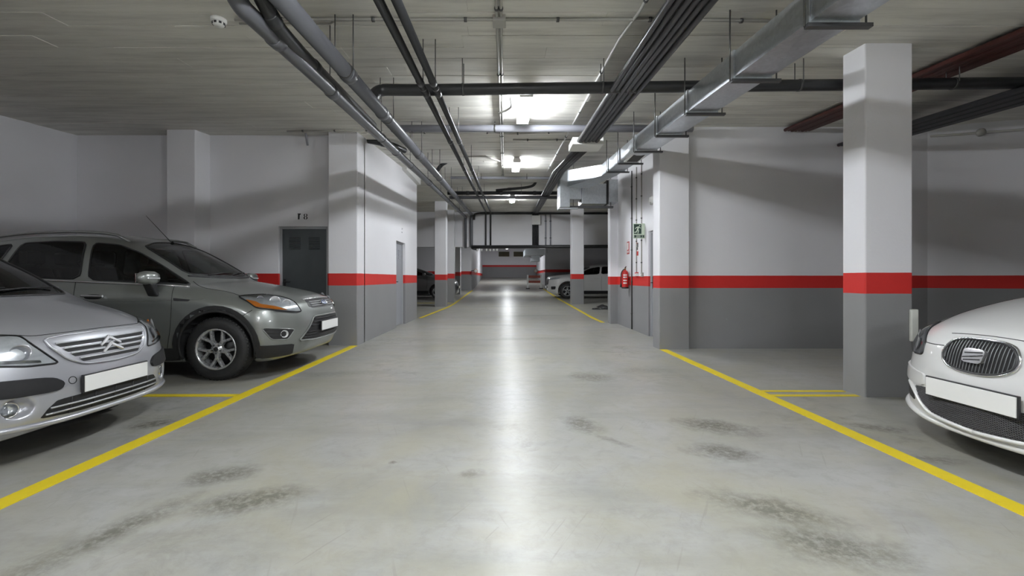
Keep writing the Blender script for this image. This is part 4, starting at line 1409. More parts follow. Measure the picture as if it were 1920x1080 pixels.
def k_side(mm, s):
    # bonnet, doors and wing gaps
    K.strip('panel_gap', mm([(-1.30, -.66, 1.11), (-1.10, -.77, 1.03), (-.84, -.76, .985), (-.67, -.79, .935)]), .0035, M_SEAM, (0, -.6 * s, .8))
    K.strip('panel_gap', mm([(-.50, -.86, .78), (-.62, -.91, .70)]), .0035, M_SEAM, (.4, -s, 0))
    K.strip('panel_gap', mm([(-1.38, -.83, 1.04), (-1.36, -.9, .88), (-1.37, -.9, .6), (-1.42, -.9, .36)]), .0035, M_SEAM, (0, -s, 0))
    K.strip('panel_gap', mm([(-2.47, -.84, 1.10), (-2.43, -.9, .9), (-2.42, -.9, .6), (-2.45, -.9, .36)]), .0035, M_SEAM, (0, -s, 0))
    K.strip('panel_gap', mm([(-3.42, -.84, 1.14), (-3.44, -.9, .9), (-3.22, -.9, .62), (-3.10, -.9, .38)]), .0035, M_SEAM, (0, -s, 0))
    K.strip('crease', mm([(-1.0, -.93, .90), (-2.0, -.93, .88), (-3.0, -.93, .90), (-3.9, -.9, .93)]), .004, M_SILVERD, (0, -s, 0), -.001)
    # cladding
    for u in (.885, 3.575):
        ring = arc(u, .36, .472, -.25, math.pi + .25, -.9) + list(reversed(arc(u, .36, .409, -.25, math.pi + .25, -.9)))
        K.patch('arch_cladding', mm(ring), (0, -s, 0), M_CLAD, off=.010, rnd=0, res=.05)
        lip = [K.snap(p_, (0, -s, 0))[0] for p_ in mm(arc(u, .36, .45, -.3, math.pi + .3, -.93, 28))]
        MB().tube([Vector((q_[0], p_.y + .004 * s, q_[2])) for q_, p_ in zip(mm(arc(u, .36, .412, -.3, math.pi + .3, -.93, 28)), lip)], .018, 8).build('arch_lip', M_CLAD, K.root)
    K.patch('sill_cladding', mm([(-1.30, -.9, .22), (-3.15, -.9, .22), (-3.15, -.9, .36), (-1.30, -.9, .36)]), (0, -s, 0), M_CLAD, off=.012, rnd=.05, it=1, res=.08)
    K.patch('bumper_cladding', mm([(-.47, -.9, .385), (-.15, -.62, .375), (-.17, -.62, .25), (-.43, -.85, .235)]), (.5, -.85 * s, 0), M_CLAD, off=.008, rnd=.08, it=1)
    # headlight: pale bowl, dark upper edge, amber indicator, clear lens
    out = [(-.70, -.80, .925), (-.62, -.74, .942), (-.50, -.60, .945), (-.34, -.53, .912), (-.22, -.51, .867), (-.15, -.515, .80), (-.118, -.505, .738), (-.17, -.60, .735), (-.30, -.755, .768), (-.46, -.855, .80), (-.56, -.84, .867)]
    d = (.62, -.75 * s, .18)
    h = K.patch('headlight', mm(out), d, M_REFL, off=.004, rnd=.16)
    K.loop('headlight_rim', mm(out), d, .008, M_TRIM, rnd=.16, parent=h, off=.004)
    K.patch('headlight_bar', mm([(-.15, -.56, .742), (-.30, -.765, .772), (-.30, -.765, .758), (-.14, -.55, .722)]), d, M_TRIM, off=.012, rnd=.1, parent=h)
    K.patch('indicator', mm([(-.60, -.83, .895), (-.50, -.80, .868), (-.44, -.805, .838), (-.31, -.735, .812), (-.21, -.655, .768), (-.28, -.73, .772), (-.41, -.83, .80), (-.48, -.85, .815)]), d, M_AMBER, off=.013, rnd=.12, parent=h)
    bowl(K, h, mm([(-.36, -.66, .865)])[0], d, .058)
    bowl(K, h, mm([(-.255, -.60, .835)])[0], d, .05)
    bowl(K, h, mm([(-.49, -.73, .895)])[0], d, .035, M_REFLD)
    K.patch('lens', mm(out), d, M_LENS, off=.020, rnd=.16, parent=h, scale=.985)
    # fog lamp
    fo = [(-.40, -.875, .585), (-.14, -.62, .545), (-.19, -.695, .432), (-.31, -.82, .445)]
    dd = (.65, -.75 * s, 0)
    fp = K.patch('fog_lamp_surround', mm(fo), dd, M_TRIM, off=.004, rnd=.10)
    K.loop('surround_edge', mm(fo), dd, .007, M_SILVERD, rnd=.10, parent=fp, off=.003)
    for k in range(3):
        K.strip('surround_rib', mm([(-.37 + k * .03, -.85, .555 - k * .035), (-.24, -.74, .545 - k * .035)]), .004, M_CLAD, dd, .006, parent=fp)
    bowl(K, fp, mm([(-.215, -.725, .50)])[0], dd, .042)
    # side vent, handles
    K.patch('side_vent', mm([(-1.345, -.9, .915), (-1.155, -.9, .897), (-1.18, -.9, .878), (-1.335, -.9, .884)]), (0, -s, 0), M_TRIM, off=.005, rnd=.1)
    for u, z in ((2.22, .93), (3.18, .955)):
        K.patch('handle_recess', mm([(-u - .10, -.9, z - .03), (-u + .10, -.9, z - .03), (-u + .09, -.9, z + .025), (-u - .09, -.9, z + .025)]), (0, -s, 0), M_SEAM, off=.002, rnd=.25)
        hh = K.strip('door_handle', mm([(-u - .12, -.93, z + .005), (-u, -.95, z + .003), (-u + .12, -.93, z)]), .014, M_BADGE, (0, -s, 0), .018)
    # mirror
    mr = empty('mirror', mm([(-1.56, -.99, 1.135)])[0], 0, K.root)
    mb = MB(); vs = []; nseg = 16
    prof = [(-.115, .10), (-.10, .8), (-.05, 1.0), (.03, 1.0), (.09, .86), (.125, .55), (.135, .08)]
    for yy, k in prof:
        for j in range(nseg):
            a = 2 * math.pi * j / nseg
            cx_, sz_ = math.cos(a), math.sin(a)
            ex = abs(cx_) ** .75 * math.copysign(1, cx_) * (.075 if cx_ > 0 else .045)
            ez = abs(sz_) ** .75 * math.copysign(1, sz_) * .075
            vs.append((ex * k, -yy * s, ez * k))
    fs = [(i * nseg + j, i * nseg + (j + 1) % nseg, (i + 1) * nseg + (j + 1) % nseg, (i + 1) * nseg + j) for i in range(len(prof) - 1) for j in range(nseg)]
    fs += [tuple(range(nseg)), tuple((len(prof) - 1) * nseg + j for j in range(nseg))]
    mb.add(vs, fs, True).build('mirror_shell', M_SILVERD, mr)
    mb = MB().hexa([(-.05, .06 * s, -.20), (.05, .06 * s, -.20), (.05, .12 * s, -.20), (-.05, .12 * s, -.20), (-.035, -.04 * s, -.06), (.055, -.04 * s, -.06), (.055, .06 * s, -.06), (-.035, .06 * s, -.06)])
    mb.build('mirror_arm', M_TRIM, mr, bevel=.012)
    MB().box((.045, -.09 * s, -.012), (.078, .08 * s, .004)).build('mirror_indicator', M_REFL, mr, bevel=.004)
    MB().box((-.055, -.10 * s, -.05), (-.046, .09 * s, .05)).build('mirror_glass', M_CHROME, mr, bevel=.004)
    # roof rail
    pts = []
    for k in range(14):
        t = k / 13
        u = 2.10 + 1.75 * t
        h_, n_ = K.snap(mm([(-u, -.57, 1.9)])[0], (0, 0, 1))
        pts.append(h_ + Vector((0, 0, .045 if 0 < k < 13 else .005)))
    MB().tube(pts, .017, 8).build('roof_rail', mat('rail_aluminium', (.35, .36, .36), .35, metal=.8), K.root)


both(k_side)
up = [(-.155, -.36, .865), (-.13, -.18, .872), (-.125, 0, .874), (-.13, .18, .872), (-.155, .36, .865), (-.09, .37, .79), (-.066, .30, .766), (-.055, 0, .765), (-.066, -.30, .766), (-.09, -.37, .79)]
g = K.patch('grille', up, (1, 0, .15), M_TRIM, off=.003, rnd=.12)
for z in (.79, .815, .84):
    K.strip('grille_bar', [(-.1, -.33, z), (-.08, 0, z + .002), (-.1, .33, z)], .008, mat('satin_bar', (.30, .31, .32), .35, metal=.7), (1, 0, 0), .006, parent=g)
K.strip('grille_chrome', [(-.16, -.38, .872), (-.13, -.18, .881), (-.12, 0, .884), (-.13, .18, .881), (-.16, .38, .872)], .011, M_BADGE, (1, 0, .4), .004, parent=g)
ov = [(-.06, .085 * math.cos(a), .822 + .036 * math.sin(a)) for a in [2 * math.pi * k / 20 for k in range(20)]]
em = K.patch('emblem', ov, (1, 0, .15), M_CHROME, off=.022, rnd=0, res=.02)
K.patch('emblem_field', [(p[0], p[1] * .86, .822 + (p[2] - .822) * .78) for p in ov], (1, 0, .15), mat('emblem_blue', (.02, .05, .16), .25, coat=.8), off=.026, rnd=0, parent=em)
K.strip('emblem_script', [(-.06, -.045, .815), (-.06, -.02, .832), (-.06, -.015, .812), (-.06, .01, .826), (-.06, .03, .815), (-.06, .05, .825)], .004, M_CHROME, (1, 0, .15), .028, parent=em)
lo = [(-.04, -.345, .668), (-.02, 0, .672), (-.04, .345, .668), (-.075, .46, .53), (-.115, .57, .405), (-.05, .35, .39), (-.02, 0, .388), (-.05, -.35, .39), (-.115, -.57, .405), (-.075, -.46, .53)]
g = K.patch('lower_grille', lo, (1, 0, 0), M_TRIM, off=.003, rnd=.08)
K.loop('grille_frame', lo, (1, 0, 0), .011, M_SILVERD, rnd=.08, parent=g, off=.004)
for k, z in enumerate((.43, .46, .49, .56, .60, .635)):
    hw = .57 - (z - .405) * .85 - .03
    K.strip('grille_bar', [(-.08, -hw, z), (-.02, 0, z), (-.08, hw, z)], .007, M_CLAD, (1, 0, 0), .006, parent=g)
blank_plate(K, -.26, .26, .488, .598, .022)
h_, n_ = K.snap((-2.02, 0, 1.9), (0, 0, 1))
an = MB().tube([h_, h_ + Vector((-.34, 0, .36))], [.005, .0025], 6).build('antenna', M_TRIM, K.root)
MB().lathe([(0, .03), (.012, .028), (.022, .01), (.026, 0)], 'z', 14, c=tuple(h_)).build('antenna_base', M_TRIM, an)
wipers(K, [((-1.22, -.05, 1.16), (-1.40, .50, 1.18)), ((-1.28, -.42, 1.16), (-1.29, .10, 1.19))])
K.strip('cowl_strip', [(-1.40, -.62, 1.13), (-1.24, -.33, 1.135), (-1.17, 0, 1.135), (-1.24, .33, 1.135), (-1.40, .62, 1.13)], .016, M_TRIM, (.6, 0, .8), .0)
rear_lights(K, 4.33, .80, 1.0)
cabin(K, .42, 1.40, 1.05, .66, 3.9)
for u in (.885, 3.575):
    wheel(K, u, -.785, .350, .235, .222, 'y', -1)
    wheel(K, u, .785, .350, .235, .222, 'y', 1)
K.finish(M_SILVERD)

# ---- silver hatchback
def c3_carve(D, U, V, Z):
    e = np.sqrt(((U - .085) / .062) ** 2 + ((V - .555) / .078) ** 2 + ((Z - .380) / .060) ** 2) - 1
    return smax(D, -e * .06, .012)


HATCH['carve'] = c3_carve
c3 = Car('car', 'light silver hatchback nearest on the left with a chevron badge on its grille', (-2.70, 3.15, 0), 0, HATCH)
C = c3
windows(C, [(-.745, 0, 1.003), (-.78, -.28, 1.003), (-.89, -.575, 1.01), (-1.20, -.585, 1.17), (-1.50, -.535, 1.315), (-1.64, -.3, 1.415), (-1.68, 0, 1.435)],
        [[(-2.10, -.62, 1.39), (-1.75, -.62, 1.36), (-1.40, -.66, 1.20), (-1.10, -.72, 1.02), (-1.6, -.76, 1.0), (-2.12, -.77, 1.02)],
         [(-2.20, -.62, 1.39), (-2.65, -.62, 1.37), (-2.95, -.66, 1.22), (-2.85, -.74, 1.05), (-2.22, -.77, 1.03)]],
        [(-3.36, 0, 1.37), (-3.35, -.42, 1.34), (-3.60, -.48, 1.06), (-3.66, 0, 1.06)])


def c_side(mm, s):
    out = [(-.20, -.44, .785), (-.245, -.52, .80), (-.33, -.63, .815), (-.43, -.715, .80), (-.36, -.71, .70), (-.23, -.64, .635), (-.155, -.575, .628), (-.10, -.49, .612), (-.055, -.345, .606), (-.085, -.395, .67), (-.14, -.43, .735)]
    d = (.72, -.66 * s, .2)
    h = C.patch('headlight', mm(out), d, M_REFL, off=.002, rnd=.13)
    C.loop('headlight_rim', mm(out), d, .006, M_TRIM, rnd=.13, parent=h, off=.002)
    bowl(C, h, mm([(-.26, -.585, .73)])[0], d, .062)
    bowl(C, h, mm([(-.15, -.48, .69)])[0], d, .048, M_REFLD)
    bowl(C, h, mm([(-.33, -.665, .755)])[0], d, .03, M_AMBER)
    C.patch('reflector_step', mm([(-.10, -.42, .635), (-.20, -.58, .655), (-.19, -.585, .64), (-.09, -.42, .622)]), d, M_CHROME, off=.010, rnd=.1, parent=h)
    C.patch('lens', mm(out), d, M_LENS, off=.016, rnd=.13, parent=h, scale=.985)
    # black bumper strip
    st = [(-.045, -.40, .532), (-.14, -.60, .548), (-.30, -.76, .555), (-.50, -.82, .555), (-.50, -.82, .465), (-.30, -.76, .455), (-.13, -.61, .452), (-.054, -.45, .443), (-.028, -.36, .447), (-.028, -.335, .488)]
    C.patch('bumper_strip', mm(st), (.75, -.66 * s, 0), M_TRIM2, off=.014, rnd=.2, res=.025)
    # fog lamp in its recess
    fr = empty('fog_lamp', mm([(-.135, -.565, .378)])[0], 0, C.root)
    fr.rotation_euler = Vector((.9, -.40 * s, 0)).to_track_quat('Z', 'Y').to_euler()
    MB().lathe([(.046, -.02), (.046, .016), (.041, .018), (.038, .012)], 'z', 24).build('lamp_ring', M_CHROME, fr)
    MB().lathe([(.039, .010), (.030, -.004), (.012, -.014), (0, -.014)], 'z', 24).build('lamp_bowl', M_REFL, fr)
    MB().lathe([(.040, .013), (.025, .020), (0, .023)], 'z', 24).build('lens', M_LENS, fr)
    C.strip('panel_gap', mm([(-.205, -.44, .790), (-.30, -.60, .84), (-.55, -.70, .92), (-.85, -.70, 1.0)]), .003, M_SEAM, (.1, -.5 * s, .9))
    C.strip('panel_gap', mm([(-.34, -.71, .69), (-.42, -.80, .62), (-.46, -.83, .56)]), .003, M_SEAM, (.4, -s, 0))
    C.strip('panel_gap', mm([(-1.18, -.77, .98), (-1.16, -.8, .7), (-1.2, -.8, .34)]), .003, M_SEAM, (0, -s, 0))
    C.strip('panel_gap', mm([(-2.16, -.77, 1.0), (-2.16, -.8, .7), (-2.18, -.8, .34)]), .003, M_SEAM, (0, -s, 0))
    C.strip('door_handle', mm([(-2.0, -.86, .83), (-1.90, -.87, .83), (-1.82, -.86, .825)]), .013, M_SILVER, (0, -s, 0), .015)
    mr = empty('mirror', mm([(-1.36, -.84, 1.00)])[0], 0, C.root)
    MB().box((-.05, -.11, -.065), (.06, .11, .065)).build('mirror_shell', M_SILVER, mr, bevel=.035, seg=3)
    MB().box((-.03, .05 * s, -.09), (.04, .14 * s, -.03)).build('mirror_arm', M_TRIM, mr, bevel=.01)


both(c_side)
go = [(-.13, -.375, .752), (-.115, -.27, .764), (-.10, 0, .768), (-.115, .27, .764), (-.13, .375, .752), (-.095, .36, .70), (-.055, .30, .622), (-.03, .205, .575), (-.02, 0, .562), (-.03, -.205, .575), (-.055, -.30, .622), (-.095, -.36, .70)]
g = C.patch('grille', go, (1, 0, .1), M_SILVER, off=.010, rnd=.14)
C.loop('grille_frame', go, (1, 0, .1), .007, M_SILVER, rnd=.14, parent=g, off=.008)
for k, (z, hw) in enumerate(((.714, .335), (.678, .305), (.643, .275), (.604, .235))):
    C.patch('grille_slot', [(-.09, -hw, z + .002), (-.05, 0, z + .004), (-.09, hw, z + .002), (-.08, hw - .02, z - .016), (-.05, 0, z - .013), (-.08, -hw + .02, z - .016)], (1, 0, .1), M_SEAM, off=.0125, rnd=.06, parent=g)
    C.strip('grille_blade', [(-.09, -hw, z + .006), (-.05, 0, z + .008), (-.09, hw, z + .006)], .0065, M_SILVER, (1, 0, .1), .014, parent=g)
h_, n_ = C.snap((0, 0, .69), (1, 0, 0))
em = empty('emblem', h_ + Vector((.012, 0, 0)), 0, C.root)
em.rotation_euler = (0, -math.atan2(n_.z, n_.x), 0)
for z in (.052, .004):
    for s_ in (-1, 1):
        MB().prism([(0, z), (s_ * .082, z - .060), (s_ * .078, z - .078), (0, z - .030)], 'x', -.012, .012).build('chevron_arm', M_BADGE, em, bevel=.004)
blank_plate(C, -.252, .252, .404, .506, .012)
lg = [(-.03, -.375, .388), (-.005, 0, .398), (-.03, .375, .388), (-.045, .42, .345), (-.065, .45, .292), (-.03, .25, .280), (-.02, 0, .276), (-.03, -.25, .280), (-.065, -.45, .292), (-.045, -.42, .345)]
g = C.patch('lower_grille', lg, (1, 0, 0), M_SEAM, off=.002, rnd=.10)
for z in (.312, .347):
    hw = .455 - (z - .28) * .5
    C.strip('grille_blade', [(-.07, -hw + .01, z), (-.02, 0, z), (-.07, hw - .01, z)], .0065, mat('satin_silver', (.42, .43, .45), .35, metal=.6), (1, 0, 0), .006, parent=g)
for y in (-.30, -.15, 0, .15, .30):
    C.strip('grille_rib', [(-.03, y, .285), (-.02, y, .39)], .004, M_CLAD, (1, 0, 0), .003, parent=g)
C.strip('chin_lip', [(-.50, -.82, .285), (-.30, -.76, .275), (-.14, -.60, .262), (-.05, -.3, .252), (-.03, 0, .250), (-.05, .3, .252), (-.14, .60, .262), (-.30, .76, .275), (-.50, .82, .285)], .018, M_SILVER, (1, 0, 0), .004, n=8)
C.strip('panel_gap', [(-.205, -.44, .790), (-.16, -.38, .781), (-.125, -.2, .784), (-.115, 0, .787), (-.125, .2, .784), (-.16, .38, .781), (-.205, .44, .790)], .003, M_SEAM, (1, 0, .5))
q = [(-.02, -.293 + .022 * math.cos(a), .489 + .022 * math.sin(a)) for a in [2 * math.pi * k / 16 for k in range(16)]]
C.loop('tow_cap', q, (1, 0, 0), .0025, M_SEAM, rnd=0)
wipers(C, [((-.79, -.10, 1.02), (-.93, .48, 1.05)), ((-.82, -.46, 1.02), (-.84, .05, 1.05))])
rear_lights(C, 3.72, .66, .9)
cabin(C, .36, 1.08, .95, .60, 3.3)
for u in (.78, 3.24):
    wheel(C, u, -.72, .292, .185, .19, 'd', -1)
    wheel(C, u, .72, .292, .185, .19, 'd', 1)
C.finish(M_SILVER)

# ---- white coupe-like hatchback on the right
leon = Car('car', 'white car nearest on the right with an oval slatted grille', (2.78, 2.71, 0), math.pi, COUPE)
N = leon
windows(N, [(-1.06, 0, 1.04), (-1.12, -.30, 1.04), (-1.28, -.62, 1.05), (-1.88, -.54, 1.31), (-2.02, -.3, 1.385), (-2.05, 0, 1.405)],
        [[(-2.35, -.64, 1.35), (-1.95, -.64, 1.31), (-1.6, -.68, 1.17), (-1.35, -.74, 1.05), (-1.8, -.80, 1.03), (-2.38, -.80, 1.04)],
         [(-2.45, -.64, 1.35), (-2.95, -.64, 1.32), (-3.25, -.68, 1.2), (-3.1, -.76, 1.07), (-2.47, -.80, 1.05)]],
        [(-3.62, 0, 1.30), (-3.6, -.42, 1.27), (-3.95, -.48, 1.08), (-4.0, 0, 1.09)])


def n_side(mm, s):
    out = [(-.105, -.425, .605), (-.14, -.435, .69), (-.20, -.49, .735), (-.29, -.56, .775), (-.46, -.68, .815), (-.50, -.745, .79), (-.44, -.75, .70), (-.32, -.70, .625), (-.20, -.59, .592)]
    d = (.70, -.70 * s, .15)
    h = N.patch('headlight', mm(out), d, M_REFLD, off=.002, rnd=.14)
    N.loop('headlight_rim', mm(out), d, .006, M_TRIM, rnd=.14, parent=h, off=.002)
    bowl(N, h, mm([(-.19, -.53, .665)])[0], d, .05, M_REFL)
    bowl(N, h, mm([(-.31, -.63, .71)])[0], d, .045, M_REFL)
    N.patch('lens', mm(out), d, M_LENS, off=.014, rnd=.14, parent=h, scale=.985)
    N.patch('bumper_band', mm([(-.05, -.345, .488), (-.15, -.56, .492), (-.35, -.76, .495), (-.50, -.84, .50), (-.50, -.84, .425), (-.35, -.76, .415), (-.14, -.56, .402), (-.044, -.345, .41)]), (.75, -.66 * s, 0), M_WHITEP, off=.012, rnd=.1)
    N.strip('panel_gap', mm([(-.13, -.43, .693), (-.10, -.33, .690), (-.075, -.235, .695)]), .003, M_SEAM, (1, 0, .3))
    N.strip('panel_gap', mm([(-.14, -.435, .70), (-.29, -.565, .79), (-.60, -.68, .92), (-1.0, -.70, 1.02)]), .003, M_SEAM, (.3, -.4 * s, .85))
    sl = [(-.13, -.53, .375), (-.24, -.66, .375), (-.22, -.64, .29), (-.11, -.47, .275)]
    N.patch('side_intake', mm(sl), (.75, -.66 * s, 0), M_SEAM, off=.003, rnd=.12)
    N.strip('bumper_vane', mm([(-.15, -.56, .395), (-.09, -.455, .34), (-.06, -.37, .28), (-.04, -.26, .235), (-.03, 0, .215)]), .013, M_WHITEP, (.9, -.35 * s, 0), .006, n=8)
    N.strip('panel_gap', mm([(-1.42, -.80, 1.02), (-1.40, -.85, .7), (-1.45, -.85, .34)]), .003, M_SEAM, (0, -s, 0))
    N.strip('panel_gap', mm([(-2.42, -.80, 1.02), (-2.42, -.85, .7), (-2.44, -.85, .34)]), .003, M_SEAM, (0, -s, 0))
    N.strip('door_handle', mm([(-2.25, -.9, .86), (-2.15, -.9, .86), (-2.06, -.9, .855)]), .013, M_WHITEP, (0, -s, 0), .015)
    mr = empty('mirror', mm([(-1.66, -.92, 1.10)])[0], 0, N.root)
    MB().box((-.05, -.11, -.06), (.06, .11, .06)).build('mirror_shell', M_WHITEP, mr, bevel=.035, seg=3)
    MB().box((-.03, .05 * s, -.09), (.04, .14 * s, -.03)).build('mirror_arm', M_TRIM, mr, bevel=.01)


both(n_side)
gh_ = [(0, .768), (.11, .765), (.175, .745), (.208, .70), (.218, .655), (.206, .612), (.16, .573), (.08, .553), (0, .548)]
gr = [(-.06, -y, z) for y, z in gh_] + [(-.06, y, z) for y, z in reversed(gh_[1:-1])]
g = N.patch('grille', gr, (1, 0, .2), M_SEAM, off=.003, rnd=.2)
N.loop('grille_frame', gr, (1, 0, .2), .008, M_CHROME, rnd=.2, parent=g, off=.005)
N.loop('grille_inner_frame', gr, (1, 0, .2), .008, M_TRIM, rnd=.2, parent=g, off=.006, scale=.945)
for k in range(21):
    y = -.19 + .019 * k
    e = max(0, 1 - abs(y / .215) ** 3.2) ** .6
    N.strip('grille_slat', [(-.02, y, .655 - .092 * e), (-.06, y * 1.02, .66), (-.09, y, .665 + .090 * e)], .0022, mat('dark_satin_slat', (.17, .175, .18), .35, metal=.7), (1, 0, .2), .007, parent=g)
sq = [(-.05, -.062, .703), (-.05, .062, .703), (-.04, .056, .618), (-.04, -.056, .618)]
em = N.patch('emblem', sq, (1, 0, .2), M_BADGE, off=.028, rnd=.14, res=.02, sink=.01)
for a, b in (((.050, .688), (-.048, .676)), ((.056, .672), (-.010, .656)), ((.020, .664), (-.054, .648)), ((.046, .645), (-.046, .632))):
    N.patch('emblem_slot', [(-.05, a[0], a[1]), (-.05, b[0], b[1]), (-.05, b[0], b[1] - .006), (-.05, a[0], a[1] - .006)], (1, 0, .2), M_SEAM, off=.030, rnd=0, parent=em)
blank_plate(N, -.262, .262, .374, .486, .010)
ms = [(-.06, -.345, .40), (-.03, 0, .405), (-.06, .345, .40), (-.10, .46, .385), (-.07, .395, .30), (-.045, .27, .245), (-.03, 0, .228), (-.045, -.27, .245), (-.07, -.395, .30), (-.10, -.46, .385)]
g = N.patch('lower_grille', ms, (1, 0, 0), M_SEAM, off=.002, rnd=.12)


def in_poly(y, z, poly):
    r = False
    for i in range(len(poly)):
        (a, b), (c, d) = poly[i], poly[(i + 1) % len(poly)]
        if (b > z) != (d > z) and y < (c - a) * (z - b) / (d - b) + a: r = not r
    return r


mp = [(p[1], p[2]) for p in ms]
mb = MB()
for sgn in (1, -1):
    for k in range(-40, 41):
        c = k * .021
        run = []
        for t in range(60):
            z = .225 + t * .0033
            y = c + sgn * (z - .31) * 1.7
            if in_poly(y, z, mp):
                h_, n_ = N.snap((0, y, z), (1, 0, 0))
                run.append(h_ + n_ * .005)
            else:
                if len(run) > 3: mb.tube(run[::3] + [run[-1]], .0026, 4)
                run = []
        if len(run) > 3: mb.tube(run[::3] + [run[-1]], .0026, 4)
o = mb.build('mesh_wires', mat('mesh_grey', (.10, .10, .105), .4, metal=.4), g)
o['kind'] = 'stuff'
N.strip('chin_lip', [(-.50, -.86, .24), (-.30, -.76, .225), (-.14, -.56, .205), (-.06, -.3, .190), (-.03, 0, .186), (-.06, .3, .190), (-.14, .56, .205), (-.30, .76, .225), (-.50, .86, .24)], .02, M_WHITEP, (1, 0, 0), .006, n=8)
N.strip('panel_gap', [(-.13, -.24, .775), (-.115, 0, .788), (-.13, .24, .775)], .003, M_SEAM, (1, 0, .4))
wipers(N, [((-1.10, -.10, 1.05), (-1.28, .50, 1.08)), ((-1.12, -.48, 1.05), (-1.15, .05, 1.08))])
rear_lights(N, 4.2, .72, .9)
cabin(N, .34, 1.40, .98, .64, 3.6)
for u in (.90, 3.48):
    wheel(N, u, -.765, .31, .205, .205, 'd', -1)
    wheel(N, u, .765, .31, .205, .205, 'd', 1)
N.finish(M_WHITEP)


# ---- the two parked cars in the distance
def far_car(label, loc, rz, roll, spec, paint, suv):
    s = dict(spec); s.update(h=.028, h1=.04, fine_to=.5); s.pop('carve', None)
    zt = (lambda z: 1.12 + (z - 1.12) * .78 if z > 1.12 else z) if suv else (lambda z: z)
    if suv:      # blunter nose and lower roof
        s['gh'] = [(p[0], zt(p[1])) for p in s['gh']]
        s['low'] = crom([(.20, .235), (.09, .27), (.02, .40), (0, .55), (.0, .72), (.02, .86), (.07, .955), (.18, 1.0), (.6, 1.055), (1.0, 1.09), (1.3, 1.12)], 6) + \
            [(3.9, 1.14)] + crom([(4.15, 1.12), (4.36, 1.0), (4.43, .75), (4.42, .5), (4.3, .32), (4.1, .25)], 6) + [(3.9, .24), (.4, .23)]
    def win(c, scr, sides, rear):
        f = lambda q: [(p[0], p[1], zt(p[2])) for p in q]
        windows(c, f(scr), [f(q) for q in sides], f(rear))
    c = Car('car', label, loc, rz, s)
    c.root.rotation_euler = (roll, 0, rz)
    if suv:
        win(c, [(-1.205, 0, 1.152), (-1.44, -.60, 1.165), (-1.96, -.535, 1.505), (-2.03, 0, 1.585)],
                [[(-2.40, -.69, 1.535), (-1.88, -.68, 1.42), (-1.25, -.77, 1.055), (-2.33, -.845, 1.115)], [(-2.49, -.68, 1.545), (-3.22, -.68, 1.53), (-3.34, -.82, 1.20), (-2.43, -.84, 1.12)]],
                [(-4.20, 0, 1.46), (-4.18, -.45, 1.44), (-4.26, -.55, 1.16), (-4.32, 0, 1.16)])
        hl = [(-.60, -.83, .945), (-.40, -.70, .955), (-.12, -.48, .90), (-.12, -.50, .84), (-.40, -.82, .87)]
        up = [(-.13, -.46, .88), (-.11, 0, .90), (-.13, .46, .88), (-.07, .42, .62), (-.03, 0, .58), (-.07, -.42, .62)]
        us, r, rr_ = (.885, 3.575), .35, .222
    else:
        win(c, [(-1.06, 0, 1.04), (-1.28, -.62, 1.05), (-1.88, -.54, 1.31), (-2.05, 0, 1.405)],
                [[(-2.35, -.64, 1.35), (-1.95, -.64, 1.31), (-1.35, -.74, 1.05), (-2.38, -.80, 1.04)], [(-2.45, -.64, 1.35), (-2.95, -.64, 1.32), (-3.25, -.70, 1.12), (-2.47, -.80, 1.05)]],
                [(-3.62, 0, 1.30), (-3.6, -.42, 1.27), (-3.95, -.48, 1.08), (-4.0, 0, 1.09)])
        hl = [(-.14, -.44, .70), (-.29, -.56, .775), (-.46, -.70, .79), (-.40, -.72, .68), (-.18, -.58, .60)]
        up = [(-.10, -.3, .72), (-.098, 0, .74), (-.10, .3, .72), (-.04, .3, .60), (-.02, 0, .58), (-.04, -.3, .60)]
        us, r, rr_ = (.90, 3.48), .31, .205

    def sd(mm, s_):
        h = c.patch('headlight', mm(hl), (.65, -.75 * s_, .15), M_REFL, off=.005, rnd=.12, res=.06)
        c.patch('lens', mm(hl), (.65, -.75 * s_, .15), M_LENS, off=.014, rnd=.12, res=.06, parent=h)
        for u in us:
            c.strip('arch_lip', mm(arc(u, r + .01, s['arches'][0][2] + .015, -.2, math.pi + .2, -.9, 18)), .022, M_CLAD, (0, -s_, 0), .002, smoothing=False)
        c.patch('sill_cladding', mm([(-1.30, -.9, .22), (-3.1, -.9, .22), (-3.1, -.9, .36), (-1.30, -.9, .36)]), (0, -s_, 0), M_CLAD, off=.012, rnd=.05, it=1, res=.1)
        c.patch('bumper_intake', mm([(-.36, -.84, .56), (-.16, -.63, .54), (-.18, -.64, .40), (-.34, -.82, .42)]), (.65, -.75 * s_, 0), M_TRIM, off=.006, rnd=.12, res=.06)
        c.strip('panel_gap', mm([(-1.38, -.83, 1.02), (-1.36, -.9, .7), (-1.42, -.9, .38)]), .004, M_SEAM, (0, -s_, 0))
        c.strip('panel_gap', mm([(-2.45, -.83, 1.02), (-2.42, -.9, .7), (-2.45, -.9, .38)]), .004, M_SEAM, (0, -s_, 0))
        c.strip('door_handle', mm([(-2.30, -.93, .93), (-2.2, -.95, .93), (-2.1, -.93, .925)]), .014, paint, (0, -s_, 0), .016)
        MB().box(*[mm([q])[0] for q in ((-1.55, -1.05, 1.05), (-1.43, -.84, 1.17))]).build('mirror', paint, c.root, bevel=.035, seg=3)
        for u in us:
            wheel(c, u, -.785 * s_ if suv else -.765 * s_, r, .225, rr_, 'd', -s_)
    both(sd)
    c.patch('grille', up, (1, 0, .1), M_TRIM, off=.004, rnd=.1, res=.06)
    blank_plate(c, -.26, .26, .44, .55, .02)
    cabin(c, .40, 1.42, .98, .62, 3.4)
    c.finish(paint)
    return c


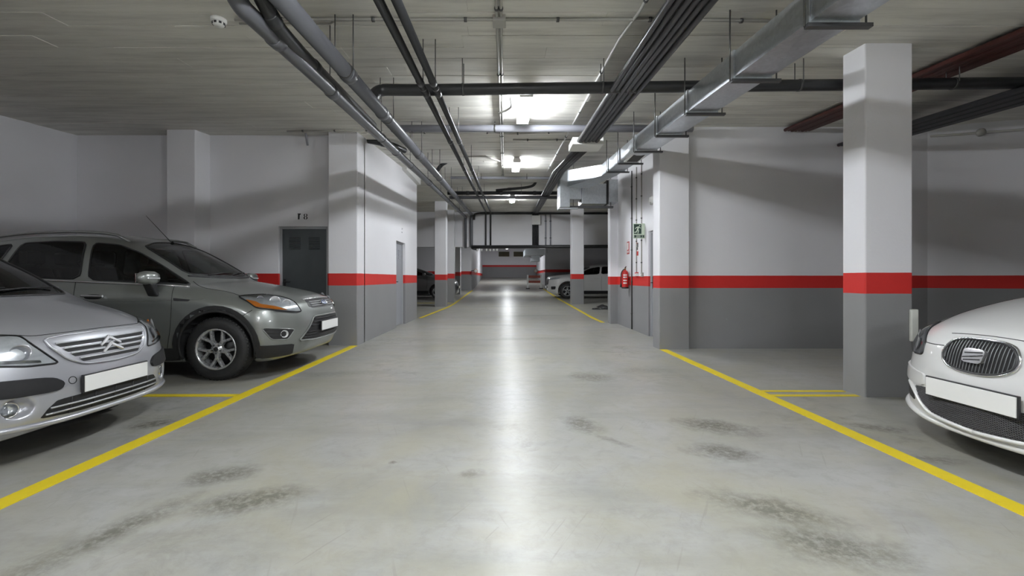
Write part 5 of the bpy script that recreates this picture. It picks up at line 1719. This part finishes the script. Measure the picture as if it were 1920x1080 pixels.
far_car('white crossover car parked far down the right side behind a pillar', (2.0, 21.65, zf(21.65)), math.pi, -.026, SUV, M_WHITEP, True)
M_DKGREY = paint_mat('dark_grey_paint', (.20, .205, .21), rough=.3)
far_car('dark grey car parked far down the left side behind the pillars', (-2.17, 21.55, zf(21.55)), 0, .026, COUPE, M_DKGREY, False)
# ================================================================== fittings and small things
M_REDP = mat('signal_red', (.55, .018, .016), .35, coat=.4, var=.08)
M_INK = mat('black_stencil_ink', (.012, .012, .014), .6)
M_SIGNW = mat('sign_white', (.80, .80, .78), .5, var=.03)
M_GLOW = mat('pale_green_sign', (.62, .72, .58), .5, var=.04)
M_SIGND = mat('dark_green_sign', (.02, .05, .035), .5)
M_FOAM = mat('white_foam', (.72, .73, .68), .7, var=.06, bump=.15)


def on_right(px, dx=0.0):
    """distance along the extinguisher wall seen at column px"""
    return (XR - dx) * F / (px - CX)


def zat(py, Y):
    return EYE + (CY - py) * Y / F


# number above the first door: a back-to-front 1 and an 8
num = empty('painted_number', (at(567, 406, YB).x, YB, zat(412, YB)))
k = F / YB
def npoly(name, pts, hole=None):
    n = len(pts)
    MB().prism([((px - 567) / k, (412 - py) / k) for px, py in pts], 'y', -.002, .001).build(name, M_INK, num)
npoly('digit_one', [(558.6, 411.4), (561.6, 411.4), (562, 403), (564, 402.2), (564, 400.4), (557.6, 400.2), (558.8, 402.2)])
for nm, cx_, cy_, rx, rz_ in (('digit_eight', 573, 408.6, 3.2, 2.4), ('digit_eight', 573, 403.4, 2.9, 2.2)):
    for s_ in (-1, 1):
        ring = [(cx_ + s_ * (.6 + rx * math.cos(a)), cy_ + rz_ * math.sin(a) * 1.15) for a in [math.pi * (-.5 + i_ / 10) for i_ in range(11)]]
        inn = [(cx_ + s_ * (.6 + rx * .35 * math.cos(a)), cy_ + rz_ * .5 * math.sin(a)) for a in [math.pi * (.5 - i_ / 10) for i_ in range(11)]]
        npoly(nm, ring + inn)
tag(num, 'black stencilled number on the wall above the dark metal door', 'painted number')

# faint mark above the second door
Y = 2.476 * F / (CX - 754)
mk = empty('painted_number', (XA, Y, zat(437, Y)))
for (y0, y1, z0, z1) in ((-.03, .0, .08, .12), (.035, .055, .10, .12), (-.06, -.03, 0, .03), (-.01, .02, 0, .03)):
    MB().box((-.001, y0, z0), (.002, y1, z1)).build('ink_mark', mat('grey_ink', (.3, .3, .32), .6), mk)
tag(mk, 'faded number marks on the lit wall above the louvred door', 'painted number')

# beam box at the top of the lit wall
o = MB().box((XA - .02, 10.95, 3.76), (XA + .12, 12.75, 3.95)).build('beam_box', M_WPL, loc=(XA, 11.8, 3.76), bevel=.01)
tag(o, 'white boxed ledge at the top end of the lit aisle wall', 'beam box')

# foam guard on the near pillar
zg0, zg1 = zat(640, 4.3), zat(580, 4.3)
g_ = empty('corner_guard', (3.88, 4.31, zg0))
MB().box((-.036, -.030, 0), (.032, .0, zg1 - zg0)).build('foam_front', M_FOAM, g_, bevel=.008)
MB().box((.002, -.006, 0), (.034, .045, zg1 - zg0)).build('foam_side', M_FOAM, g_, bevel=.008)
tag(g_, 'pale foam guard on the corner of the near right pillar', 'corner guard')

# conduits on the extinguisher wall
for lab, px, y0, y1, r, m in (('dark conduit nearest the extinguisher running to the floor', 1184, 318, 618, .014, M_ROD), ('slim conduit above the red call point', 1192.5, 305, 512, .011, M_COND), ('slim conduit above the grey switch box', 1202, 305, 513, .011, M_COND)):
    Y = on_right(px, .02)
    conduit(lab, [(XR - r, Y, max(zat(y1, Y), .01)), (XR - r, Y, min(zat(y0, Y), 3.5))], r, m, 5)
# extinguisher
Y = 10.25; X = 2.725
ex = empty('fire_extinguisher', (X, Y, zat(541, Y)))
MB().lathe([(0, 0), (.070, 0), (.078, .012), (.078, .03), (.076, .035)], 'z', 24).build('foot_ring', M_BLACK, ex)
MB().lathe([(.075, .03), (.076, .06), (.076, .33), (.070, .37), (.050, .40), (.026, .415), (.024, .43), (0, .43)], 'z', 24).build('cylinder', M_REDP, ex)
MB().lathe([(.022, .42), (.026, .43), (.026, .455), (.015, .46), (0, .46)], 'z', 16).build('valve', mat('brass', (.5, .36, .12), .3, metal=.9), ex)
MB().hexa([(-.012, -.02, .455), (.012, -.02, .455), (.012, .015, .455), (-.012, .015, .455), (-.012, -.09, .50), (.012, -.09, .50), (.012, .0, .475), (-.012, .0, .475)]).build('handle', M_BLACK, ex, bevel=.003)
MB().tube(fillet([(0, -.02, .44), (-.05, -.05, .43), (-.095, -.03, .36), (-.095, 0, .12)], .05), .011, 8).build('hose', M_BLACK, ex)
MB().tube([(-.095, 0, .13), (-.095, 0, .03)], [.012, .02], 10).build('nozzle', M_BLACK, ex)
for z_ in (.11, .17, .24, .29):
    MB().prism([(.0775 * math.sin(a), -.0775 * math.cos(a)) for a in [(-.8 + i_ * .16) for i_ in range(8)]] + [(.0765 * math.sin(a), -.0765 * math.cos(a)) for a in [(-.8 + (7 - i_) * .16) for i_ in range(8)]], 'z', z_, z_ + .028).build('print_block', M_SIGNW, ex)
MB().box((.06, -.03, .20), (.094, .03, .24)).build('wall_bracket', M_BLACK, ex)
tag(ex, 'red fire extinguisher hanging on the right aisle wall', 'fire extinguisher')
# the two signs
for lab, px, y0, y1, w_, marks in (('narrow red and white sign above the fire extinguisher', 1178, 453, 476.5, .19, 5), ('narrow white sign with red and black print above the call point', 1196, 455, 481, .15, 4)):
    Y = on_right(px)
    s_ = empty('wall_sign', (XR, Y, zat(y1, Y)))
    h_ = zat(y0, Y) - zat(y1, Y)
    MB().box((-.006, -w_ / 2, 0), (.001, w_ / 2, h_)).build('sign_board', M_REDP if marks == 5 else M_SIGNW, s_, bevel=.001)
    if marks == 5:
        for (a, b, c, d) in ((-.05, .05, .10, .26), (-.07, -.02, .03, .08), (.01, .07, .03, .08), (.055, .075, .10, .26)):
            MB().box((-.0075, a, c), (-.004, b, d)).build('sign_print', M_SIGNW, s_)
    else:
        for (a, b, c, d, m_) in ((-.05, .03, .20, .29, M_INK), (-.02, .05, .14, .20, M_INK), (-.06, .06, .02, .11, M_REDP), (.02, .05, .27, .30, M_REDP)):
            MB().box((-.0075, a, c), (-.004, b, d)).build('sign_print', m_, s_)
    tag(s_, lab, 'sign')
# call point and switch box
Y = on_right(1193.5, .03)
cp = empty('call_point', (XR, Y, zat(519.5, Y)))
MB().box((-.055, -.05, 0), (.001, .05, .10)).build('case', M_REDP, cp, bevel=.006)
MB().box((-.058, -.03, .02), (-.05, .03, .075)).build('press_plate', M_SIGNW, cp, bevel=.002)
MB().box((-.058, -.056, .02), (-.002, -.049, .08)).build('side_label', M_SIGNW, cp, bevel=.001)
tag(cp, 'small red fire alarm call point on the right aisle wall', 'call point')
Y = on_right(1203, .03)
sw = empty('switch_box', (XR, Y, zat(519, Y)))
MB().box((-.045, -.04, 0), (.001, .04, .085)).build('case', M_COND, sw, bevel=.006)
MB().box((-.05, -.02, .02), (-.043, .02, .065)).build('rocker', M_WPL, sw, bevel=.003)
tag(sw, 'small grey switch box beside the call point', 'switch')
# exit sign standing out from the wall
Y = 9.11
zs0, zs1 = zat(447, Y), zat(419, Y)
xs0, xs1 = at(1187.5, 0, Y).x, XR
es = empty('exit_sign', (xs1, Y, zs0))
w_, h_ = xs1 - xs0, zs1 - zs0
MB().box((-w_, 0, 0), (0, .02, h_)).build('sign_panel', M_GLOW, es, bevel=.003)
def sg(name, poly, m, d=-.002):
    MB().prism([(-w_ + a * w_, b * h_) for a, b in poly], 'y', d, .001).build(name, m, es)
sg('sign_field', [(.05, .30), (.70, .30), (.70, .95), (.05, .95)], M_SIGND)
sg('sign_strip', [(.05, .04), (.95, .04), (.95, .24), (.05, .24)], mat('grey_green_strip', (.28, .33, .27), .5))
for a in ((.10, .24, .05), (.62, .74, .05), (.82, .93, .05)):
    sg('strip_mark', [(a[0], .06), (a[1], .06), (a[1], .21), (a[0], .21)], M_SIGND, -.003)
# running figure
c_ = [(.55 + .055 * math.cos(t), .855 + .045 * math.sin(t)) for t in [i_ * math.pi / 5 for i_ in range(10)]]
sg('figure_head', c_, M_GLOW, -.004)
sg('figure_body', [(.40, .80), (.50, .80), (.47, .68), (.42, .58), (.30, .58), (.35, .70)], M_GLOW, -.004)
sg('figure_leg', [(.40, .60), (.31, .60), (.24, .46), (.08, .43), (.08, .38), (.28, .39)], M_GLOW, -.0042)
sg('figure_leg', [(.42, .60), (.33, .60), (.40, .50), (.36, .34), (.42, .32), (.49, .51)], M_GLOW, -.0044)
sg('figure_arm', [(.47, .79), (.50, .72), (.64, .66), (.65, .70), (.54, .76)], M_GLOW, -.0042)
sg('figure_arm', [(.42, .80), (.26, .76), (.14, .66), (.17, .63), (.28, .70), (.42, .73)], M_GLOW, -.0044)
tag(es, 'square emergency exit sign with a running figure, standing out from the right wall', 'exit sign')
# sounder high on the wall
Y = on_right(1219, .05)
sd_ = empty('sounder', (XR, Y, zat(374, Y)))
MB().lathe([(0, 0), (.075, 0), (.075, -.03), (.055, -.04), (.045, -.07), (0, -.075)], 'x', 24).build('bell', M_WPL, sd_)
MB().box((-.05, -.02, -.10), (.0, .02, -.05)).build('mount', M_COND, sd_, bevel=.004)
tag(sd_, 'small round white sounder high beside the doorway', 'sounder')

# ------------------------------------------------------------------ far end
for lab, px0, px1 in (('left one of the two louvred vents on the end wall', 935, 955), ('right one of the two louvred vents on the end wall', 963, 985)):
    a, b = at(px0, 481, 42), at(px1, 472, 42)
    v_ = empty('wall_vent', (a.x, 42, a.z))
    w_, h_ = b.x - a.x, b.z - a.z
    MB().box((0, -.01, 0), (w_, .01, h_)).build('backing', mat('vent_dark', (.05, .045, .03), .6), v_)
    for x0, x1, z0, z1 in ((-.03, 0, -.03, h_ + .03), (w_, w_ + .03, -.03, h_ + .03), (0, w_, -.03, 0), (0, w_, h_, h_ + .03)):
        MB().box((x0, -.04, z0), (x1, .01, z1)).build('frame_bar', M_WPL, v_)
    for k_ in range(4):
        z_ = h_ * (k_ + .5) / 4
        MB().hexa([(0, -.01, z_ + .02), (w_, -.01, z_ + .02), (w_, .0, z_ + .03), (0, 0, z_ + .03), (0, -.045, z_ - .03), (w_, -.045, z_ - .03), (w_, -.04, z_ - .02), (0, -.04, z_ - .02)]).build('louvre_slat', mat('vent_slat', (.20, .17, .10), .5), v_)
    tag(v_, lab, 'vent')
Y = 30.0
z0 = zf(Y)
br = empty('barrier', (at(1002, 0, Y).x, Y, z0))
w_ = (at(1015, 0, Y).x - at(990, 0, Y).x) / 2
for s_ in (-1, 1):
    MB().box((s_ * w_ - .05, -.05, 0), (s_ * w_ + .05, .05, .92)).build('post', M_WPL, br, bevel=.01)
    MB().box((s_ * w_ - .12, -.2, 0), (s_ * w_ + .12, .2, .05)).build('foot', M_BLACK, br, bevel=.01)
for z_ in (.38, .72):
    MB().box((-w_, -.02, z_), (w_, .02, z_ + .16)).build('board', mat('faded_red_board', (.30, .06, .035), .5, var=.15), br, bevel=.005)
tag(br, 'low red and white barrier standing at the right of the far passage', 'barrier')
for lab, px, X_ in (('round white convex mirror on the left corner of the far passage', 892, -1), ('round white convex mirror above the barrier', 1005, 1)):
    Y = 27.6 if X_ < 0 else 31.5
    c_ = at(px, 508, Y)
    cm = empty('corner_mirror', c_)
    MB().lathe([(0, -.04), (.06, -.03), (.10, -.008), (.108, .0), (.108, .02), (0, .02)], 'y', 24).build('mirror_dome', M_WPL, cm)
    MB().lathe([(.105, -.01), (.125, -.005), (.125, .025), (.105, .025)], 'y', 24).build('rim', mat('orange_rim', (.65, .22, .04), .45), cm)
    arm = [(0, .03, 0), (0, .2, .02), (-.30 if X_ < 0 else .9, .38 if X_ < 0 else 1.45, .02)]
    MB().tube(arm, .02, 8).build('arm', M_ROD, cm)
    tag(cm, lab, 'mirror')
fd = empty('air_duct', at(1003, 480, 24.5))
A, B = at(985, 478, 24.5), at(1021, 467, 24.5)
MB().box(Vector((A.x, 24.5, A.z)) - fd.location, Vector((B.x, 27.0, B.z)) - fd.location).build('duct_section', M_GALV, fd, bevel=.006)
for y_ in (24.5, 25.6, 26.8):
    MB().box(Vector((A.x - .02, y_ - .02, A.z - .02)) - fd.location, Vector((B.x + .02, y_ + .02, B.z + .02)) - fd.location).build('duct_flange', M_GALV, fd)
A, B = at(996, 490, 25.2), at(1012, 478, 25.2)
MB().box(Vector((A.x, 25.2, A.z)) - fd.location, Vector((B.x, 26.2, B.z)) - fd.location).build('fan_casing', M_GALV, fd, bevel=.006)
for x_ in (A.x - .35, B.x + .35):
    MB().tube([Vector((x_, 24.6, 2.5)) - fd.location, Vector((x_, 24.6, 2.95)) - fd.location], .01, 6).build('hanger_rod', M_ROD, fd)
tag(fd, 'short galvanised duct hanging beyond the far beam', 'air duct')
# white clips along the low pipe on the far beam
for i_, px in enumerate((895, 903, 912, 919, 926, 932)):
    p_ = at(px, 469, HB - .08)
    o = MB().lathe([(0, -.05), (.03, -.04), (.04, 0), (.03, .05), (0, .06)], 'z', 10).build('pipe_lug', M_WPL, loc=None)
    o.location = p_
    tag(o, ('leftmost', 'second', 'third', 'fourth', 'fifth', 'rightmost')[i_] + ' of six small white lugs under the far beam pipe, counted from the left', 'pipe lug', 'white lugs under the far beam pipe')
# dark rubbish by the slim right pillar
rr = random.Random(11)
for i_, (px, py, w_, h_) in enumerate(((1118, 580, .16, .05), (1130, 577, .22, .10), (1139, 580, .20, .09))):
    Y = 1243.5 / ((py - CY) + 22.1)
    c_ = at(px, py, Y); c_.z = zf(Y)
    mb = MB(); vs = []; ns = 10
    lev = [(0, .95), (.35, 1.0), (.7, .75), (1.0, .25)]
    for hz, k_ in lev:
        for j in range(ns):
            a = 2 * math.pi * j / ns
            q_ = k_ * (1 + rr.uniform(-.25, .25))
            vs.append((w_ * q_ * math.cos(a), w_ * .6 * q_ * math.sin(a), hz * h_ * (1 + rr.uniform(-.15, .2) * (hz > 0))))
    fs = [(a_ * ns + j, a_ * ns + (j + 1) % ns, (a_ + 1) * ns + (j + 1) % ns, (a_ + 1) * ns + j) for a_ in range(len(lev) - 1) for j in range(ns)] + [tuple(range(ns))[::-1], tuple((len(lev) - 1) * ns + j for j in range(ns))]
    o = mb.add(vs, fs).build('rubbish_scrap', M_BLACK)
    o.location = c_
    tag(o, ('small black scrap lying furthest from the slim right pillar', 'black crumpled scrap in the middle of the litter by the slim pillar', 'black scrap lying right against the slim right pillar')[i_], 'rubbish', 'black scraps on the floor')
